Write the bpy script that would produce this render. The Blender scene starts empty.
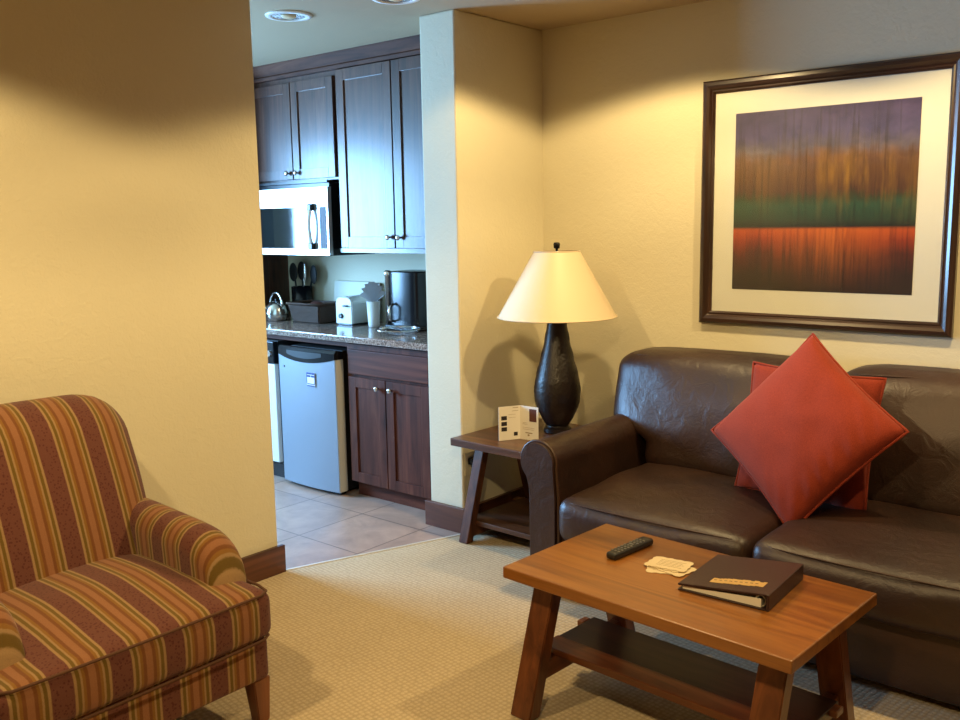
import bpy, bmesh, math, random
from mathutils import Vector, Matrix, noise

random.seed(7)
PI = math.pi
C = bpy.context.scene.collection
SC = bpy.context.scene

# ------------------------------------------------------------------ camera
cam_d = bpy.data.cameras.new('camera')
cam = bpy.data.objects.new('camera', cam_d)
C.objects.link(cam)
r_ = Vector((0.76614708, 0.64245915, -0.0162755))
u_ = Vector((-0.08335527, 0.12445037, 0.98871836))
f_ = Vector((-0.63723665, 0.75614704, -0.14889964))
M = Matrix.Identity(4)
for i in range(3):
    M[i][0], M[i][1], M[i][2] = r_[i], u_[i], -f_[i]
M[2][3] = 1.51
cam.matrix_world = M
cam_d.sensor_width = 36
cam_d.lens = 34.5
cam_d.clip_start = 0.02
SC.camera = cam

# ------------------------------------------------------------------ view, world, lights
SC.view_settings.view_transform = 'Standard'
SC.view_settings.look = 'None'
SC.view_settings.gamma = 1
SC.view_settings.use_curve_mapping = False
SC.view_settings.exposure = 0.0

H = 2.462
W = bpy.data.worlds.new('world')
SC.world = W
W.use_nodes = True
W.node_tree.nodes['Background'].inputs[0].default_value = (0.55, 0.75, 1.0, 1)
W.node_tree.nodes['Background'].inputs[1].default_value = 1.5

WARM = (1.0, 0.73, 0.34)
# recessed ceiling lights of the sitting area (x, y, watts)
for x, y, e in ((-2.18, 0.47, 102), (-1.95, 3.02, 80), (-0.55, 3.02, 84), (-0.55, 0.47, 92)):
    l = bpy.data.lights.new('ceiling_spot', 'SPOT')
    l.energy = e
    l.color = WARM
    l.spot_size = math.radians(148)
    l.spot_blend = 0.16
    l.shadow_soft_size = 0.045
    o = bpy.data.objects.new('ceiling_spot', l)
    C.objects.link(o)
    o.location = (x, y, H - 0.05)
# daylight entering through the dining-side window
l = bpy.data.lights.new('window_daylight', 'AREA')
l.shape = 'RECTANGLE'
l.size = 1.40
l.size_y = 1.26
l.energy = 430
l.color = (0.26, 0.56, 0.98)
o = bpy.data.objects.new('window_daylight', l)
C.objects.link(o)
o.location = (-6.06, 1.81, 1.475)
o.rotation_euler = (0, -PI / 2, 0)


# ================================================================== node helpers
def new_mat(name):
    m = bpy.data.materials.new(name)
    m.use_nodes = True
    nt = m.node_tree
    b = nt.nodes['Principled BSDF']
    return m, nt, b


def N(nt, t, **kw):
    n = nt.nodes.new(t)
    for k, v in kw.items():
        if k in n.inputs:
            n.inputs[k].default_value = v
        else:
            setattr(n, k, v)
    return n


def coords(nt, scale=(1, 1, 1), rot=(0, 0, 0), loc=(0, 0, 0)):
    tc = N(nt, 'ShaderNodeTexCoord')
    mp = N(nt, 'ShaderNodeMapping')
    mp.inputs['Scale'].default_value = scale
    mp.inputs['Rotation'].default_value = rot
    mp.inputs['Location'].default_value = loc
    nt.links.new(tc.outputs['Object'], mp.inputs['Vector'])
    return mp.outputs[0]


def ramp(nt, fac, stops, interp='LINEAR'):
    r = N(nt, 'ShaderNodeValToRGB')
    cr = r.color_ramp
    cr.interpolation = interp
    while len(cr.elements) > 1:
        cr.elements.remove(cr.elements[-1])
    cr.elements[0].position = stops[0][0]
    cr.elements[0].color = (*stops[0][1], 1)
    for p, c in stops[1:]:
        e = cr.elements.new(p)
        e.color = (*c, 1)
    nt.links.new(fac, r.inputs[0])
    return r.outputs[0]


def math_n(nt, op, a, b=None, c=None):
    n = N(nt, 'ShaderNodeMath', operation=op)
    for i, x in enumerate((a, b, c)):
        if x is None:
            continue
        if isinstance(x, (int, float)):
            n.inputs[i].default_value = x
        else:
            nt.links.new(x, n.inputs[i])
    return n.outputs[0]


def mix(nt, fac, a, b, mode='MIX'):
    n = N(nt, 'ShaderNodeMix', data_type='RGBA', blend_type=mode)
    for sock, x in ((0, fac), (6, a), (7, b)):
        if isinstance(x, (int, float)):
            n.inputs[sock].default_value = x
        elif isinstance(x, tuple):
            n.inputs[sock].default_value = (*x, 1)
        else:
            nt.links.new(x, n.inputs[sock])
    return n.outputs[2]


def bump(nt, b, height, strength=0.3, dist=0.002):
    n = N(nt, 'ShaderNodeBump')
    n.inputs['Strength'].default_value = strength
    n.inputs['Distance'].default_value = dist
    nt.links.new(height, n.inputs['Height'])
    nt.links.new(n.outputs[0], b.inputs['Normal'])


def noise_n(nt, vec, scale=5, detail=4, rough=0.5, dist=0.0):
    n = N(nt, 'ShaderNodeTexNoise')
    n.inputs['Scale'].default_value = scale
    n.inputs['Detail'].default_value = detail
    n.inputs['Roughness'].default_value = rough
    n.inputs['Distortion'].default_value = dist
    nt.links.new(vec, n.inputs['Vector'])
    return n.outputs['Fac']


def plain(name, col, rough=0.5, metal=0.0, coat=0.0, bump_scale=None, bump_str=0.2, spec=0.5):
    m, nt, b = new_mat(name)
    b.inputs['Base Color'].default_value = (*col, 1)
    b.inputs['Roughness'].default_value = rough
    b.inputs['Metallic'].default_value = metal
    b.inputs['Coat Weight'].default_value = coat
    b.inputs['Specular IOR Level'].default_value = spec
    v = coords(nt)
    n = noise_n(nt, v, bump_scale or 30, 3)
    if bump_scale:
        bump(nt, b, n, bump_str, 0.002)
    rr = N(nt, 'ShaderNodeMapRange')
    rr.inputs[3].default_value = max(0.02, rough - 0.04)
    rr.inputs[4].default_value = min(1, rough + 0.04)
    nt.links.new(n, rr.inputs[0])
    nt.links.new(rr.outputs[0], b.inputs['Roughness'])
    return m


def wood(name, dark, mid, light, axis='X', rough=0.4, coat=0.2, scale=1.0, spec=0.5):
    m, nt, b = new_mat(name)
    s = {'X': (1.2, 14, 14), 'Y': (14, 1.2, 14), 'Z': (14, 14, 1.2)}[axis]
    v = coords(nt, tuple(k * scale for k in s))
    n1 = noise_n(nt, v, 1.2, 6, 0.6, 1.2)
    c1 = ramp(nt, n1, [(0.28, dark), (0.5, mid), (0.72, light)])
    v2 = coords(nt, tuple(scale * k * 0.18 for k in s), loc=(3.1, 1.7, 5.3))
    n2 = noise_n(nt, v2, 2.4, 3, 0.5, 0.8)
    c2 = ramp(nt, n2, [(0.3, (0.42, 0.38, 0.34)), (0.62, (1.05, 1.05, 1.05))])
    col = mix(nt, 0.75, c1, c2, 'MULTIPLY')
    # knots
    vk = coords(nt, tuple((2.5 if k < 5 else 5) * scale for k in s))
    vo = N(nt, 'ShaderNodeTexVoronoi')
    vo.inputs['Scale'].default_value = 1.3
    nt.links.new(vk, vo.inputs['Vector'])
    kn = ramp(nt, vo.outputs['Distance'], [(0.0, (0.25, 0.2, 0.18)), (0.10, (0.6, 0.55, 0.5)), (0.18, (1, 1, 1))])
    col = mix(nt, 0.7, col, kn, 'MULTIPLY')
    nt.links.new(col, b.inputs['Base Color'])
    b.inputs['Roughness'].default_value = rough
    b.inputs['Coat Weight'].default_value = coat
    b.inputs['Coat Roughness'].default_value = max(0.1, rough - 0.15)
    b.inputs['Specular IOR Level'].default_value = spec
    bump(nt, b, n1, 0.15, 0.001)
    return m


def leather(name):
    m, nt, b = new_mat(name)
    v = coords(nt)
    n1 = noise_n(nt, v, 3.5, 4)
    c = ramp(nt, n1, [(0.3, (0.022, 0.0095, 0.0065)), (0.7, (0.042, 0.018, 0.011))])
    nt.links.new(c, b.inputs['Base Color'])
    vo = N(nt, 'ShaderNodeTexVoronoi')
    vo.inputs['Scale'].default_value = 260
    nt.links.new(v, vo.inputs['Vector'])
    n2 = noise_n(nt, v, 13, 5, 0.6, 0.9)
    h = math_n(nt, 'ADD', math_n(nt, 'MULTIPLY', vo.outputs['Distance'], 0.05), n2)
    bump(nt, b, h, 0.36, 0.012)
    b.inputs['Roughness'].default_value = 0.42
    b.inputs['Specular IOR Level'].default_value = 0.6
    return m


def stripes(name, axis='Y', phase=0.22, period=0.155):
    m, nt, b = new_mat(name)
    tc = N(nt, 'ShaderNodeTexCoord')
    sp = N(nt, 'ShaderNodeSeparateXYZ')
    nt.links.new(tc.outputs['Object'], sp.inputs[0])
    a = sp.outputs[axis]
    wob = noise_n(nt, tc.outputs['Object'], 90, 2)
    a = math_n(nt, 'ADD', a, math_n(nt, 'MULTIPLY', wob, 0.0022))
    t = math_n(nt, 'FRACT', math_n(nt, 'ADD', math_n(nt, 'DIVIDE', math_n(nt, 'SUBTRACT', a, phase), period), 0.5))
    brown = (0.135, 0.048, 0.034)
    tan = (0.31, 0.19, 0.088)
    olive = (0.140, 0.083, 0.016)
    gold = (0.225, 0.105, 0.024)
    rust = (0.17, 0.062, 0.020)
    salmon = (0.27, 0.118, 0.055)
    half = [(0.0, salmon), (0.055, salmon), (0.068, rust), (0.115, rust), (0.125, gold), (0.165, gold),
            (0.175, tan), (0.200, tan), (0.212, olive), (0.262, olive), (0.274, tan), (0.308, tan),
            (0.320, brown), (0.5, brown)]
    f = math_n(nt, 'ABSOLUTE', math_n(nt, 'SUBTRACT', math_n(nt, 'FRACT', math_n(nt, 'ADD', t, 0.5)), 0.5))
    c = ramp(nt, f, half)
    # dotted figure in the brown band only
    vo = N(nt, 'ShaderNodeTexVoronoi')
    vo.inputs['Scale'].default_value = 110
    nt.links.new(tc.outputs['Object'], vo.inputs['Vector'])
    dots = math_n(nt, 'LESS_THAN', vo.outputs['Distance'], 0.33)
    inb = math_n(nt, 'GREATER_THAN', f, 0.335)
    c = mix(nt, math_n(nt, 'MULTIPLY', math_n(nt, 'MULTIPLY', dots, inb), 0.75), c, (0.075, 0.016, 0.014))
    wv = noise_n(nt, tc.outputs['Object'], 700, 2)
    c = mix(nt, 0.45, c, ramp(nt, wv, [(0.3, (0.55, 0.55, 0.55)), (0.7, (1.15, 1.15, 1.15))]), 'MULTIPLY')
    nt.links.new(c, b.inputs['Base Color'])
    b.inputs['Roughness'].default_value = 0.95
    b.inputs['Specular IOR Level'].default_value = 0.15
    b.inputs['Sheen Weight'].default_value = 0.15
    bump(nt, b, wv, 0.3, 0.001)
    return m


def wall_mat():
    m, nt, b = new_mat('wall_plaster')
    v = coords(nt)
    n0 = noise_n(nt, v, 1.3, 3)
    c = ramp(nt, n0, [(0.3, (0.67, 0.615, 0.455)), (0.7, (0.71, 0.655, 0.485))])
    nt.links.new(c, b.inputs['Base Color'])
    n1 = noise_n(nt, v, 28, 5, 0.6, 0.8)
    n2 = noise_n(nt, v, 110, 3)
    bump(nt, b, math_n(nt, 'ADD', n1, math_n(nt, 'MULTIPLY', n2, 0.4)), 0.35, 0.006)
    b.inputs['Roughness'].default_value = 0.75
    b.inputs['Specular IOR Level'].default_value = 0.25
    return m


def carpet_mat():
    m, nt, b = new_mat('carpet_loop')
    v = coords(nt, rot=(0, 0, math.radians(8)))
    ck = N(nt, 'ShaderNodeTexVoronoi')
    ck.inputs['Scale'].default_value = 55
    ck.inputs['Randomness'].default_value = 0.25
    nt.links.new(v, ck.inputs['Vector'])
    n1 = noise_n(nt, v, 240, 3)
    n2 = noise_n(nt, v, 2.0, 3)
    c = ramp(nt, ck.outputs['Distance'], [(0.15, (0.60, 0.49, 0.33)), (0.55, (0.46, 0.365, 0.24))])
    c = mix(nt, 0.5, c, ramp(nt, n1, [(0.3, (0.72, 0.7, 0.68)), (0.7, (1.1, 1.1, 1.1))]), 'MULTIPLY')
    c = mix(nt, 0.6, c, ramp(nt, n2, [(0.35, (0.86, 0.85, 0.84)), (0.65, (1.05, 1.05, 1.05))]), 'MULTIPLY')
    nt.links.new(c, b.inputs['Base Color'])
    bump(nt, b, math_n(nt, 'SUBTRACT', math_n(nt, 'MULTIPLY', n1, 0.5), ck.outputs['Distance']), 0.6, 0.004)
    b.inputs['Roughness'].default_value = 0.95
    b.inputs['Specular IOR Level'].default_value = 0.1
    return m


def tile_mat():
    m, nt, b = new_mat('stone_tile')
    v = coords(nt, loc=(0.13, 0.20, 0))
    br = N(nt, 'ShaderNodeTexBrick')
    br.offset = 0.0
    br.inputs['Scale'].default_value = 1.0
    br.inputs['Brick Width'].default_value = 0.42
    br.inputs['Row Height'].default_value = 0.42
    br.inputs['Mortar Size'].default_value = 0.004
    br.inputs['Mortar Smooth'].default_value = 0.3
    br.inputs['Color1'].default_value = (0.36, 0.25, 0.20, 1)
    br.inputs['Color2'].default_value = (0.42, 0.30, 0.24, 1)
    br.inputs['Mortar'].default_value = (0.16, 0.12, 0.10, 1)
    nt.links.new(v, br.inputs['Vector'])
    n1 = noise_n(nt, v, 5, 6, 0.65, 1.0)
    c = mix(nt, 0.7, br.outputs['Color'], ramp(nt, n1, [(0.3, (0.62, 0.6, 0.6)), (0.7, (1.2, 1.15, 1.1))]), 'MULTIPLY')
    nt.links.new(c, b.inputs['Base Color'])
    bump(nt, b, math_n(nt, 'SUBTRACT', math_n(nt, 'MULTIPLY', n1, 0.4), br.outputs['Fac']), 0.3, 0.003)
    b.inputs['Roughness'].default_value = 0.38
    return m


def granite_mat():
    m, nt, b = new_mat('granite')
    v = coords(nt)
    n1 = noise_n(nt, v, 140, 3, 0.7)
    n2 = noise_n(nt, v, 26, 4, 0.6)
    c = ramp(nt, n1, [(0.35, (0.03, 0.025, 0.025)), (0.48, (0.24, 0.17, 0.14)), (0.6, (0.50, 0.42, 0.37))])
    c = mix(nt, 0.6, c, ramp(nt, n2, [(0.35, (0.5, 0.45, 0.42)), (0.65, (1.1, 1.05, 1.0))]), 'MULTIPLY')
    nt.links.new(c, b.inputs['Base Color'])
    b.inputs['Roughness'].default_value = 0.12
    return m


def print_mat(w, h):
    m, nt, b = new_mat('abstract_landscape_print')
    tc = N(nt, 'ShaderNodeTexCoord')
    sp = N(nt, 'ShaderNodeSeparateXYZ')
    nt.links.new(tc.outputs['Object'], sp.inputs[0])
    t = math_n(nt, 'DIVIDE', sp.outputs['Z'], h)
    x = math_n(nt, 'DIVIDE', sp.outputs['X'], w)
    def streak(sx, sz, det=4, off=0.0):
        mp = N(nt, 'ShaderNodeMapping')
        mp.inputs['Scale'].default_value = (sx, 1, sz)
        mp.inputs['Location'].default_value = (off, 0, off)
        nt.links.new(tc.outputs['Object'], mp.inputs[0])
        return noise_n(nt, mp.outputs[0], 1.0, det, 0.6)
    s1 = streak(60, 2.5)
    s2 = streak(11, 2.2, 4, 4.0)
    s3 = streak(6, 7.0, 4, 9.0)
    # the shore line stays crisp, the rest is dragged vertically
    away = math_n(nt, 'MINIMUM', math_n(nt, 'MULTIPLY', math_n(nt, 'ABSOLUTE', math_n(nt, 'SUBTRACT', t, 0.352)), 6.0), 1.0)
    d = math_n(nt, 'ADD', math_n(nt, 'MULTIPLY', math_n(nt, 'SUBTRACT', s1, 0.5), 0.12), math_n(nt, 'MULTIPLY', math_n(nt, 'SUBTRACT', s3, 0.5), 0.16))
    tt = math_n(nt, 'ADD', t, math_n(nt, 'MULTIPLY', d, away))
    c = ramp(nt, tt, [(0.0, (0.018, 0.010, 0.008)), (0.10, (0.030, 0.012, 0.008)), (0.20, (0.10, 0.018, 0.006)),
                      (0.285, (0.34, 0.042, 0.006)), (0.338, (0.60, 0.105, 0.010)), (0.350, (0.30, 0.07, 0.01)),
                      (0.358, (0.012, 0.018, 0.008)), (0.40, (0.016, 0.065, 0.028)), (0.47, (0.022, 0.105, 0.048)),
                      (0.51, (0.035, 0.06, 0.018)), (0.55, (0.085, 0.035, 0.012)), (0.66, (0.14, 0.065, 0.015)),
                      (0.73, (0.15, 0.085, 0.045)), (0.79, (0.12, 0.125, 0.17)), (0.87, (0.085, 0.090, 0.22)),
                      (1.0, (0.055, 0.048, 0.15))])
    # golden verticals in the wood, more to the right of the middle
    band = ramp(nt, t, [(0.36, (0, 0, 0)), (0.45, (0.35,) * 3), (0.6, (1, 1, 1)), (0.72, (0.6,) * 3), (0.8, (0, 0, 0))])
    g = ramp(nt, s2, [(0.46, (0, 0, 0)), (0.70, (1, 1, 1))])
    xb = ramp(nt, x, [(0.0, (0.15,) * 3), (0.35, (0.4,) * 3), (0.6, (1, 1, 1)), (0.8, (0.8,) * 3), (1.0, (0.5,) * 3)])
    f = math_n(nt, 'MULTIPLY', math_n(nt, 'MULTIPLY', band, g), xb)
    c = mix(nt, math_n(nt, 'MULTIPLY', f, 0.8), c, (0.50, 0.30, 0.02))
    # fiery centre and dark drips in the lower field
    low = ramp(nt, t, [(0.0, (0, 0, 0)), (0.12, (0.3,) * 3), (0.3, (1, 1, 1)), (0.345, (1, 1, 1)), (0.352, (0, 0, 0))])
    xc = ramp(nt, x, [(0.15, (0, 0, 0)), (0.42, (0.6,) * 3), (0.58, (1, 1, 1)), (0.75, (0.5,) * 3), (0.95, (0, 0, 0))])
    c = mix(nt, math_n(nt, 'MULTIPLY', math_n(nt, 'MULTIPLY', low, xc), math_n(nt, 'MULTIPLY', s1, 0.9)), c, (0.90, 0.30, 0.02))
    dr = ramp(nt, s1, [(0.36, (0.35, 0.3, 0.3)), (0.5, (1, 1, 1))])
    c = mix(nt, 0.55, c, dr, 'MULTIPLY')
    sky = ramp(nt, streak(9, 14, 5, 2.0), [(0.35, (0.8, 0.8, 0.8)), (0.7, (1.5, 1.4, 1.25))])
    c = mix(nt, math_n(nt, 'GREATER_THAN', t, 0.7), c, mix(nt, 1.0, c, sky, 'MULTIPLY'))
    c = mix(nt, 1.0, c, (0.72, 0.60, 0.66), 'MULTIPLY')
    nt.links.new(c, b.inputs['Base Color'])
    b.inputs['Roughness'].default_value = 0.55
    return m


def glass_mat():
    m = bpy.data.materials.new('clear_glass')
    m.use_nodes = True
    nt = m.node_tree
    nt.nodes.clear()
    out = N(nt, 'ShaderNodeOutputMaterial')
    tr = N(nt, 'ShaderNodeBsdfTransparent')
    gl = N(nt, 'ShaderNodeBsdfGlossy')
    gl.inputs['Roughness'].default_value = 0.03
    fr = N(nt, 'ShaderNodeFresnel')
    geo = N(nt, 'ShaderNodeNewGeometry')
    ior = N(nt, 'ShaderNodeMapRange')       # same reflectance on the way in and on the way out
    ior.inputs[3].default_value = 1.42
    ior.inputs[4].default_value = 1 / 1.42
    nt.links.new(geo.outputs['Backfacing'], ior.inputs[0])
    nt.links.new(ior.outputs[0], fr.inputs[0])
    mx = N(nt, 'ShaderNodeMixShader')
    nt.links.new(fr.outputs[0], mx.inputs[0])
    nt.links.new(tr.outputs[0], mx.inputs[1])
    nt.links.new(gl.outputs[0], mx.inputs[2])
    nt.links.new(mx.outputs[0], out.inputs[0])
    return m


def shade_mat():
    m, nt, b = new_mat('lamp_shade_paper')
    b.inputs['Base Color'].default_value = (0.74, 0.60, 0.40, 1)
    b.inputs['Roughness'].default_value = 0.5
    v = coords(nt, (1, 1, 0.25))
    bump(nt, b, noise_n(nt, v, 160, 3), 0.15, 0.001)
    return m


def red_cloth():
    m, nt, b = new_mat('red_chenille')
    v = coords(nt)
    n1 = noise_n(nt, v, 420, 3)
    n2 = noise_n(nt, v, 7, 4)
    c = ramp(nt, n1, [(0.3, (0.19, 0.024, 0.012)), (0.7, (0.32, 0.048, 0.024))])
    c = mix(nt, 0.5, c, ramp(nt, n2, [(0.3, (0.8, 0.8, 0.8)), (0.7, (1.1, 1.1, 1.1))]), 'MULTIPLY')
    nt.links.new(c, b.inputs['Base Color'])
    b.inputs['Roughness'].default_value = 0.9
    b.inputs['Sheen Weight'].default_value = 0.25
    b.inputs['Sheen Tint'].default_value = (0.9, 0.35, 0.3, 1)
    b.inputs['Specular IOR Level'].default_value = 0.2
    bump(nt, b, n1, 0.4, 0.0015)
    return m


def wicker_mat():
    m, nt, b = new_mat('wicker')
    v = coords(nt)
    w = N(nt, 'ShaderNodeTexWave', wave_type='BANDS', bands_direction='Z')
    w.inputs['Scale'].default_value = 45
    w.inputs['Distortion'].default_value = 2
    nt.links.new(v, w.inputs['Vector'])
    c = ramp(nt, w.outputs['Fac'], [(0.2, (0.02, 0.009, 0.005)), (0.8, (0.12, 0.055, 0.025))])
    nt.links.new(c, b.inputs['Base Color'])
    bump(nt, b, w.outputs['Fac'], 0.8, 0.004)
    b.inputs['Roughness'].default_value = 0.5
    return m


def steel(name, col=(0.62, 0.64, 0.66), rough=0.28, axis='X'):
    m, nt, b = new_mat(name)
    s = (1, 60, 400) if axis == 'X' else (400, 60, 1)
    v = coords(nt, s)
    n = noise_n(nt, v, 1.0, 2)
    b.inputs['Base Color'].default_value = (*col, 1)
    b.inputs['Metallic'].default_value = 0.85
    rr = N(nt, 'ShaderNodeMapRange')
    rr.inputs[3].default_value = rough - 0.05
    rr.inputs[4].default_value = rough + 0.07
    nt.links.new(n, rr.inputs[0])
    nt.links.new(rr.outputs[0], b.inputs['Roughness'])
    return m


MAT = {}
MAT['wall'] = wall_mat()
MAT['wall_brown'] = plain('bounce_cutting_brown', (0.20, 0.13, 0.075), 0.7, bump_scale=40, spec=0.2)  # brown invented for the unseen right and front walls to cut bounced light
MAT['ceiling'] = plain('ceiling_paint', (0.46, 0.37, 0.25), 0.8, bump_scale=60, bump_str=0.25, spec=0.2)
MAT['carpet'] = carpet_mat()
MAT['tile'] = tile_mat()
MAT['base'] = wood('baseboard_wood', (0.045, 0.014, 0.008), (0.11, 0.036, 0.018), (0.17, 0.06, 0.03), 'X', 0.4)
MAT['base_y'] = wood('baseboard_wood_y', (0.045, 0.014, 0.008), (0.11, 0.036, 0.018), (0.17, 0.06, 0.03), 'Y', 0.4)
CAB = ((0.030, 0.011, 0.006), (0.085, 0.030, 0.015), (0.15, 0.060, 0.032))
MAT['cab'] = wood('cabinet_wood', *CAB, 'Z', 0.36, 0.32)
MAT['cab_h'] = wood('cabinet_wood_across', *CAB, 'X', 0.34, 0.45)
MAT['crown'] = wood('crown_wood', *CAB, 'X', 0.6, 0.0, spec=0.15)
CLO = ((0.040, 0.011, 0.006), (0.105, 0.030, 0.016), (0.165, 0.055, 0.030))
MAT['cab_low'] = wood('base_cabinet_wood', *CLO, 'Z', 0.55, 0.0, spec=0.2)
MAT['cab_low_h'] = wood('base_cabinet_wood_across', *CLO, 'X', 0.55, 0.0, spec=0.2)
MAT['dark'] = plain('dark_recess', (0.012, 0.009, 0.008), 0.6)
TBL = ((0.14, 0.042, 0.007), (0.265, 0.096, 0.016), (0.36, 0.148, 0.027))
MAT['table'] = wood('table_top_wood', *TBL, 'X', 0.33, 0.35, 0.8)
TBD = ((0.055, 0.015, 0.006), (0.15, 0.045, 0.014), (0.24, 0.08, 0.026))
MAT['leg'] = wood('table_leg_wood', *TBD, 'Z', 0.36, 0.3)
MAT['rail'] = wood('table_rail_wood', *TBD, 'Y', 0.36, 0.3)
MAT['shelf'] = wood('table_shelf_wood', *TBD, 'X', 0.36, 0.3)
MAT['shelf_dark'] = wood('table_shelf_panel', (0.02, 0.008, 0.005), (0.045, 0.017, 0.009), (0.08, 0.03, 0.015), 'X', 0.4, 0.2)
ETD = ((0.045, 0.014, 0.007), (0.115, 0.040, 0.016), (0.20, 0.075, 0.03))
MAT['et'] = wood('end_table_wood', *ETD, 'X', 0.36, 0.2)
MAT['et_z'] = wood('end_table_leg_wood', *ETD, 'Z', 0.5, 0.0, spec=0.3)
MAT['leather'] = leather('brown_leather')
MAT['seam'] = plain('leather_seam', (0.05, 0.024, 0.016), 0.4, bump_scale=80)
MAT['strY'] = stripes('striped_fabric_y', 'Y', 0.22)
MAT['strX'] = stripes('striped_fabric_x', 'X', 0.075)
MAT['pipe'] = plain('fabric_piping', (0.085, 0.034, 0.016), 0.9, bump_scale=300)
MAT['chairleg'] = wood('chair_leg_wood', (0.09, 0.025, 0.01), (0.20, 0.065, 0.025), (0.28, 0.10, 0.04), 'Z', 0.4)
MAT['red'] = red_cloth()
MAT['shade'] = shade_mat()
MAT['bronze'] = plain('hammered_bronze', (0.012, 0.007, 0.006), 0.38, bump_scale=75, bump_str=1.0)
MAT['metal'] = plain('brushed_nickel', (0.65, 0.63, 0.60), 0.22, 1.0)
MAT['steel'] = steel('stainless_steel', (0.74, 0.76, 0.78), 0.33)
MAT['fridge'] = plain('silver_enamel', (0.26, 0.30, 0.36), 0.5, 0.3)
MAT['fridge_side'] = plain('silver_edge', (0.45, 0.42, 0.36), 0.45)
MAT['black'] = plain('black_plastic', (0.007, 0.007, 0.009), 0.25, spec=0.35)
MAT['blackmat'] = plain('black_matte', (0.012, 0.012, 0.012), 0.55)
MAT['darkglass'] = plain('dark_oven_glass', (0.012, 0.016, 0.016), 0.06)
MAT['granite'] = granite_mat()
MAT['white'] = plain('white_plastic', (0.78, 0.78, 0.75), 0.35)
MAT['paper'] = plain('white_paper', (0.78, 0.74, 0.66), 0.7)
MAT['cream'] = plain('cream_card', (0.66, 0.53, 0.33), 0.7)
MAT['cardline'] = plain('card_print', (0.30, 0.21, 0.11), 0.7)
MAT['ink'] = plain('dark_ink', (0.02, 0.015, 0.015), 0.6)
MAT['brownink'] = plain('brown_ink', (0.10, 0.03, 0.02), 0.6)
MAT['gold'] = plain('gold_foil', (0.70, 0.46, 0.18), 0.35, 0.4)
MAT['binder'] = plain('binder_leatherette', (0.035, 0.014, 0.014), 0.42, bump_scale=200)
MAT['remote'] = plain('remote_plastic', (0.012, 0.012, 0.012), 0.4)
MAT['button'] = plain('remote_button', (0.16, 0.16, 0.16), 0.5)
MAT['keygrey'] = plain('keypad_grey', (0.16, 0.17, 0.20), 0.6, spec=0.2)
MAT['frame'] = wood('picture_frame_wood', (0.012, 0.005, 0.003), (0.035, 0.014, 0.008), (0.07, 0.03, 0.018), 'Z', 0.35, 0.5)
MAT['frame_h'] = wood('picture_frame_wood_across', (0.012, 0.005, 0.003), (0.035, 0.014, 0.008), (0.07, 0.03, 0.018), 'X', 0.35, 0.5)
MAT['matboard'] = plain('mat_board', (0.68, 0.68, 0.60), 0.8)
MAT['glass'] = glass_mat()
MAT['wicker'] = wicker_mat()
MAT['cloth'] = plain('grey_cloth', (0.62, 0.61, 0.62), 0.9, bump_scale=200)
MAT['boardcream'] = plain('cream_board', (0.62, 0.58, 0.45), 0.5)
MAT['lightwood'] = wood('light_wood', (0.12, 0.07, 0.03), (0.22, 0.14, 0.06), (0.3, 0.2, 0.09), 'Z', 0.5)
MAT['trim'] = plain('metal_strip', (0.72, 0.66, 0.55), 0.35, 0.3)
MAT['sky_label'] = plain('blue_ink', (0.03, 0.06, 0.22), 0.6)


# ================================================================== mesh helpers
def obj(name, bm, mat, parent=None, smooth=False, loc=None):
    me = bpy.data.meshes.new(name)
    bmesh.ops.recalc_face_normals(bm, faces=bm.faces)
    bm.to_mesh(me)
    bm.free()
    if smooth:
        for p in me.polygons:
            p.use_smooth = True
    me.materials.append(mat)
    o = bpy.data.objects.new(name, me)
    C.objects.link(o)
    if parent is not None:
        o.parent = parent
    if loc is not None:
        o.location = loc
    return o


def autosmooth(o, ang=35):
    me = o.data
    for p in me.polygons:
        p.use_smooth = True
    bm = bmesh.new()
    bm.from_mesh(me)
    for e in bm.edges:
        if len(e.link_faces) == 2 and e.calc_face_angle(0) > math.radians(ang):
            e.smooth = False
    bm.to_mesh(me)
    bm.free()
    return o


def tag(o, label, cat, group=None, kind=None):
    o['label'] = label
    o['category'] = cat
    if group:
        o['group'] = group
    if kind:
        o['kind'] = kind
    return o


def thing(name, label, cat, loc, rotz=0, group=None):
    o = bpy.data.objects.new(name, None)
    o.empty_display_size = 0.05
    C.objects.link(o)
    o.location = loc
    o.rotation_euler = (0, 0, rotz)
    return tag(o, label, cat, group)


def struct(name, bm, mat, parent=None):
    o = obj(name, bm, mat, parent)
    o['kind'] = 'structure'
    return o


def box(bm, x0, x1, y0, y1, z0, z1, bev=0.0, seg=2, mat=None):
    """axis aligned (optionally bevelled) box, mat = 4x4 transform"""
    t = bmesh.new()
    bmesh.ops.create_cube(t, size=1.0)
    for v in t.verts:
        v.co = Vector(((x0 + x1) / 2 + v.co.x * (x1 - x0), (y0 + y1) / 2 + v.co.y * (y1 - y0), (z0 + z1) / 2 + v.co.z * (z1 - z0)))
    if bev > 0:
        bmesh.ops.bevel(t, geom=list(t.edges), offset=bev, segments=seg, affect='EDGES', profile=0.5)
    if mat is not None:
        t.transform(mat)
    merge(bm, t)
    return bm


def merge(bm, t):
    me = bpy.data.meshes.new('tmp')
    t.to_mesh(me)
    t.free()
    bm.from_mesh(me)
    bpy.data.meshes.remove(me)


def B(*a, **k):
    return box(bmesh.new(), *a, **k)


def loft(bm, rings, cap=True, closed=False):
    vr = [[bm.verts.new(p) for p in r] for r in rings]
    n = len(vr[0])
    pairs = list(zip(vr, vr[1:])) + ([(vr[-1], vr[0])] if closed else [])
    for a, b in pairs:
        for i in range(n):
            bm.faces.new((a[i], a[(i + 1) % n], b[(i + 1) % n], b[i]))
    if cap and not closed:
        bm.faces.new(vr[0])
        bm.faces.new(vr[-1][::-1])
    return bm


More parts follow.
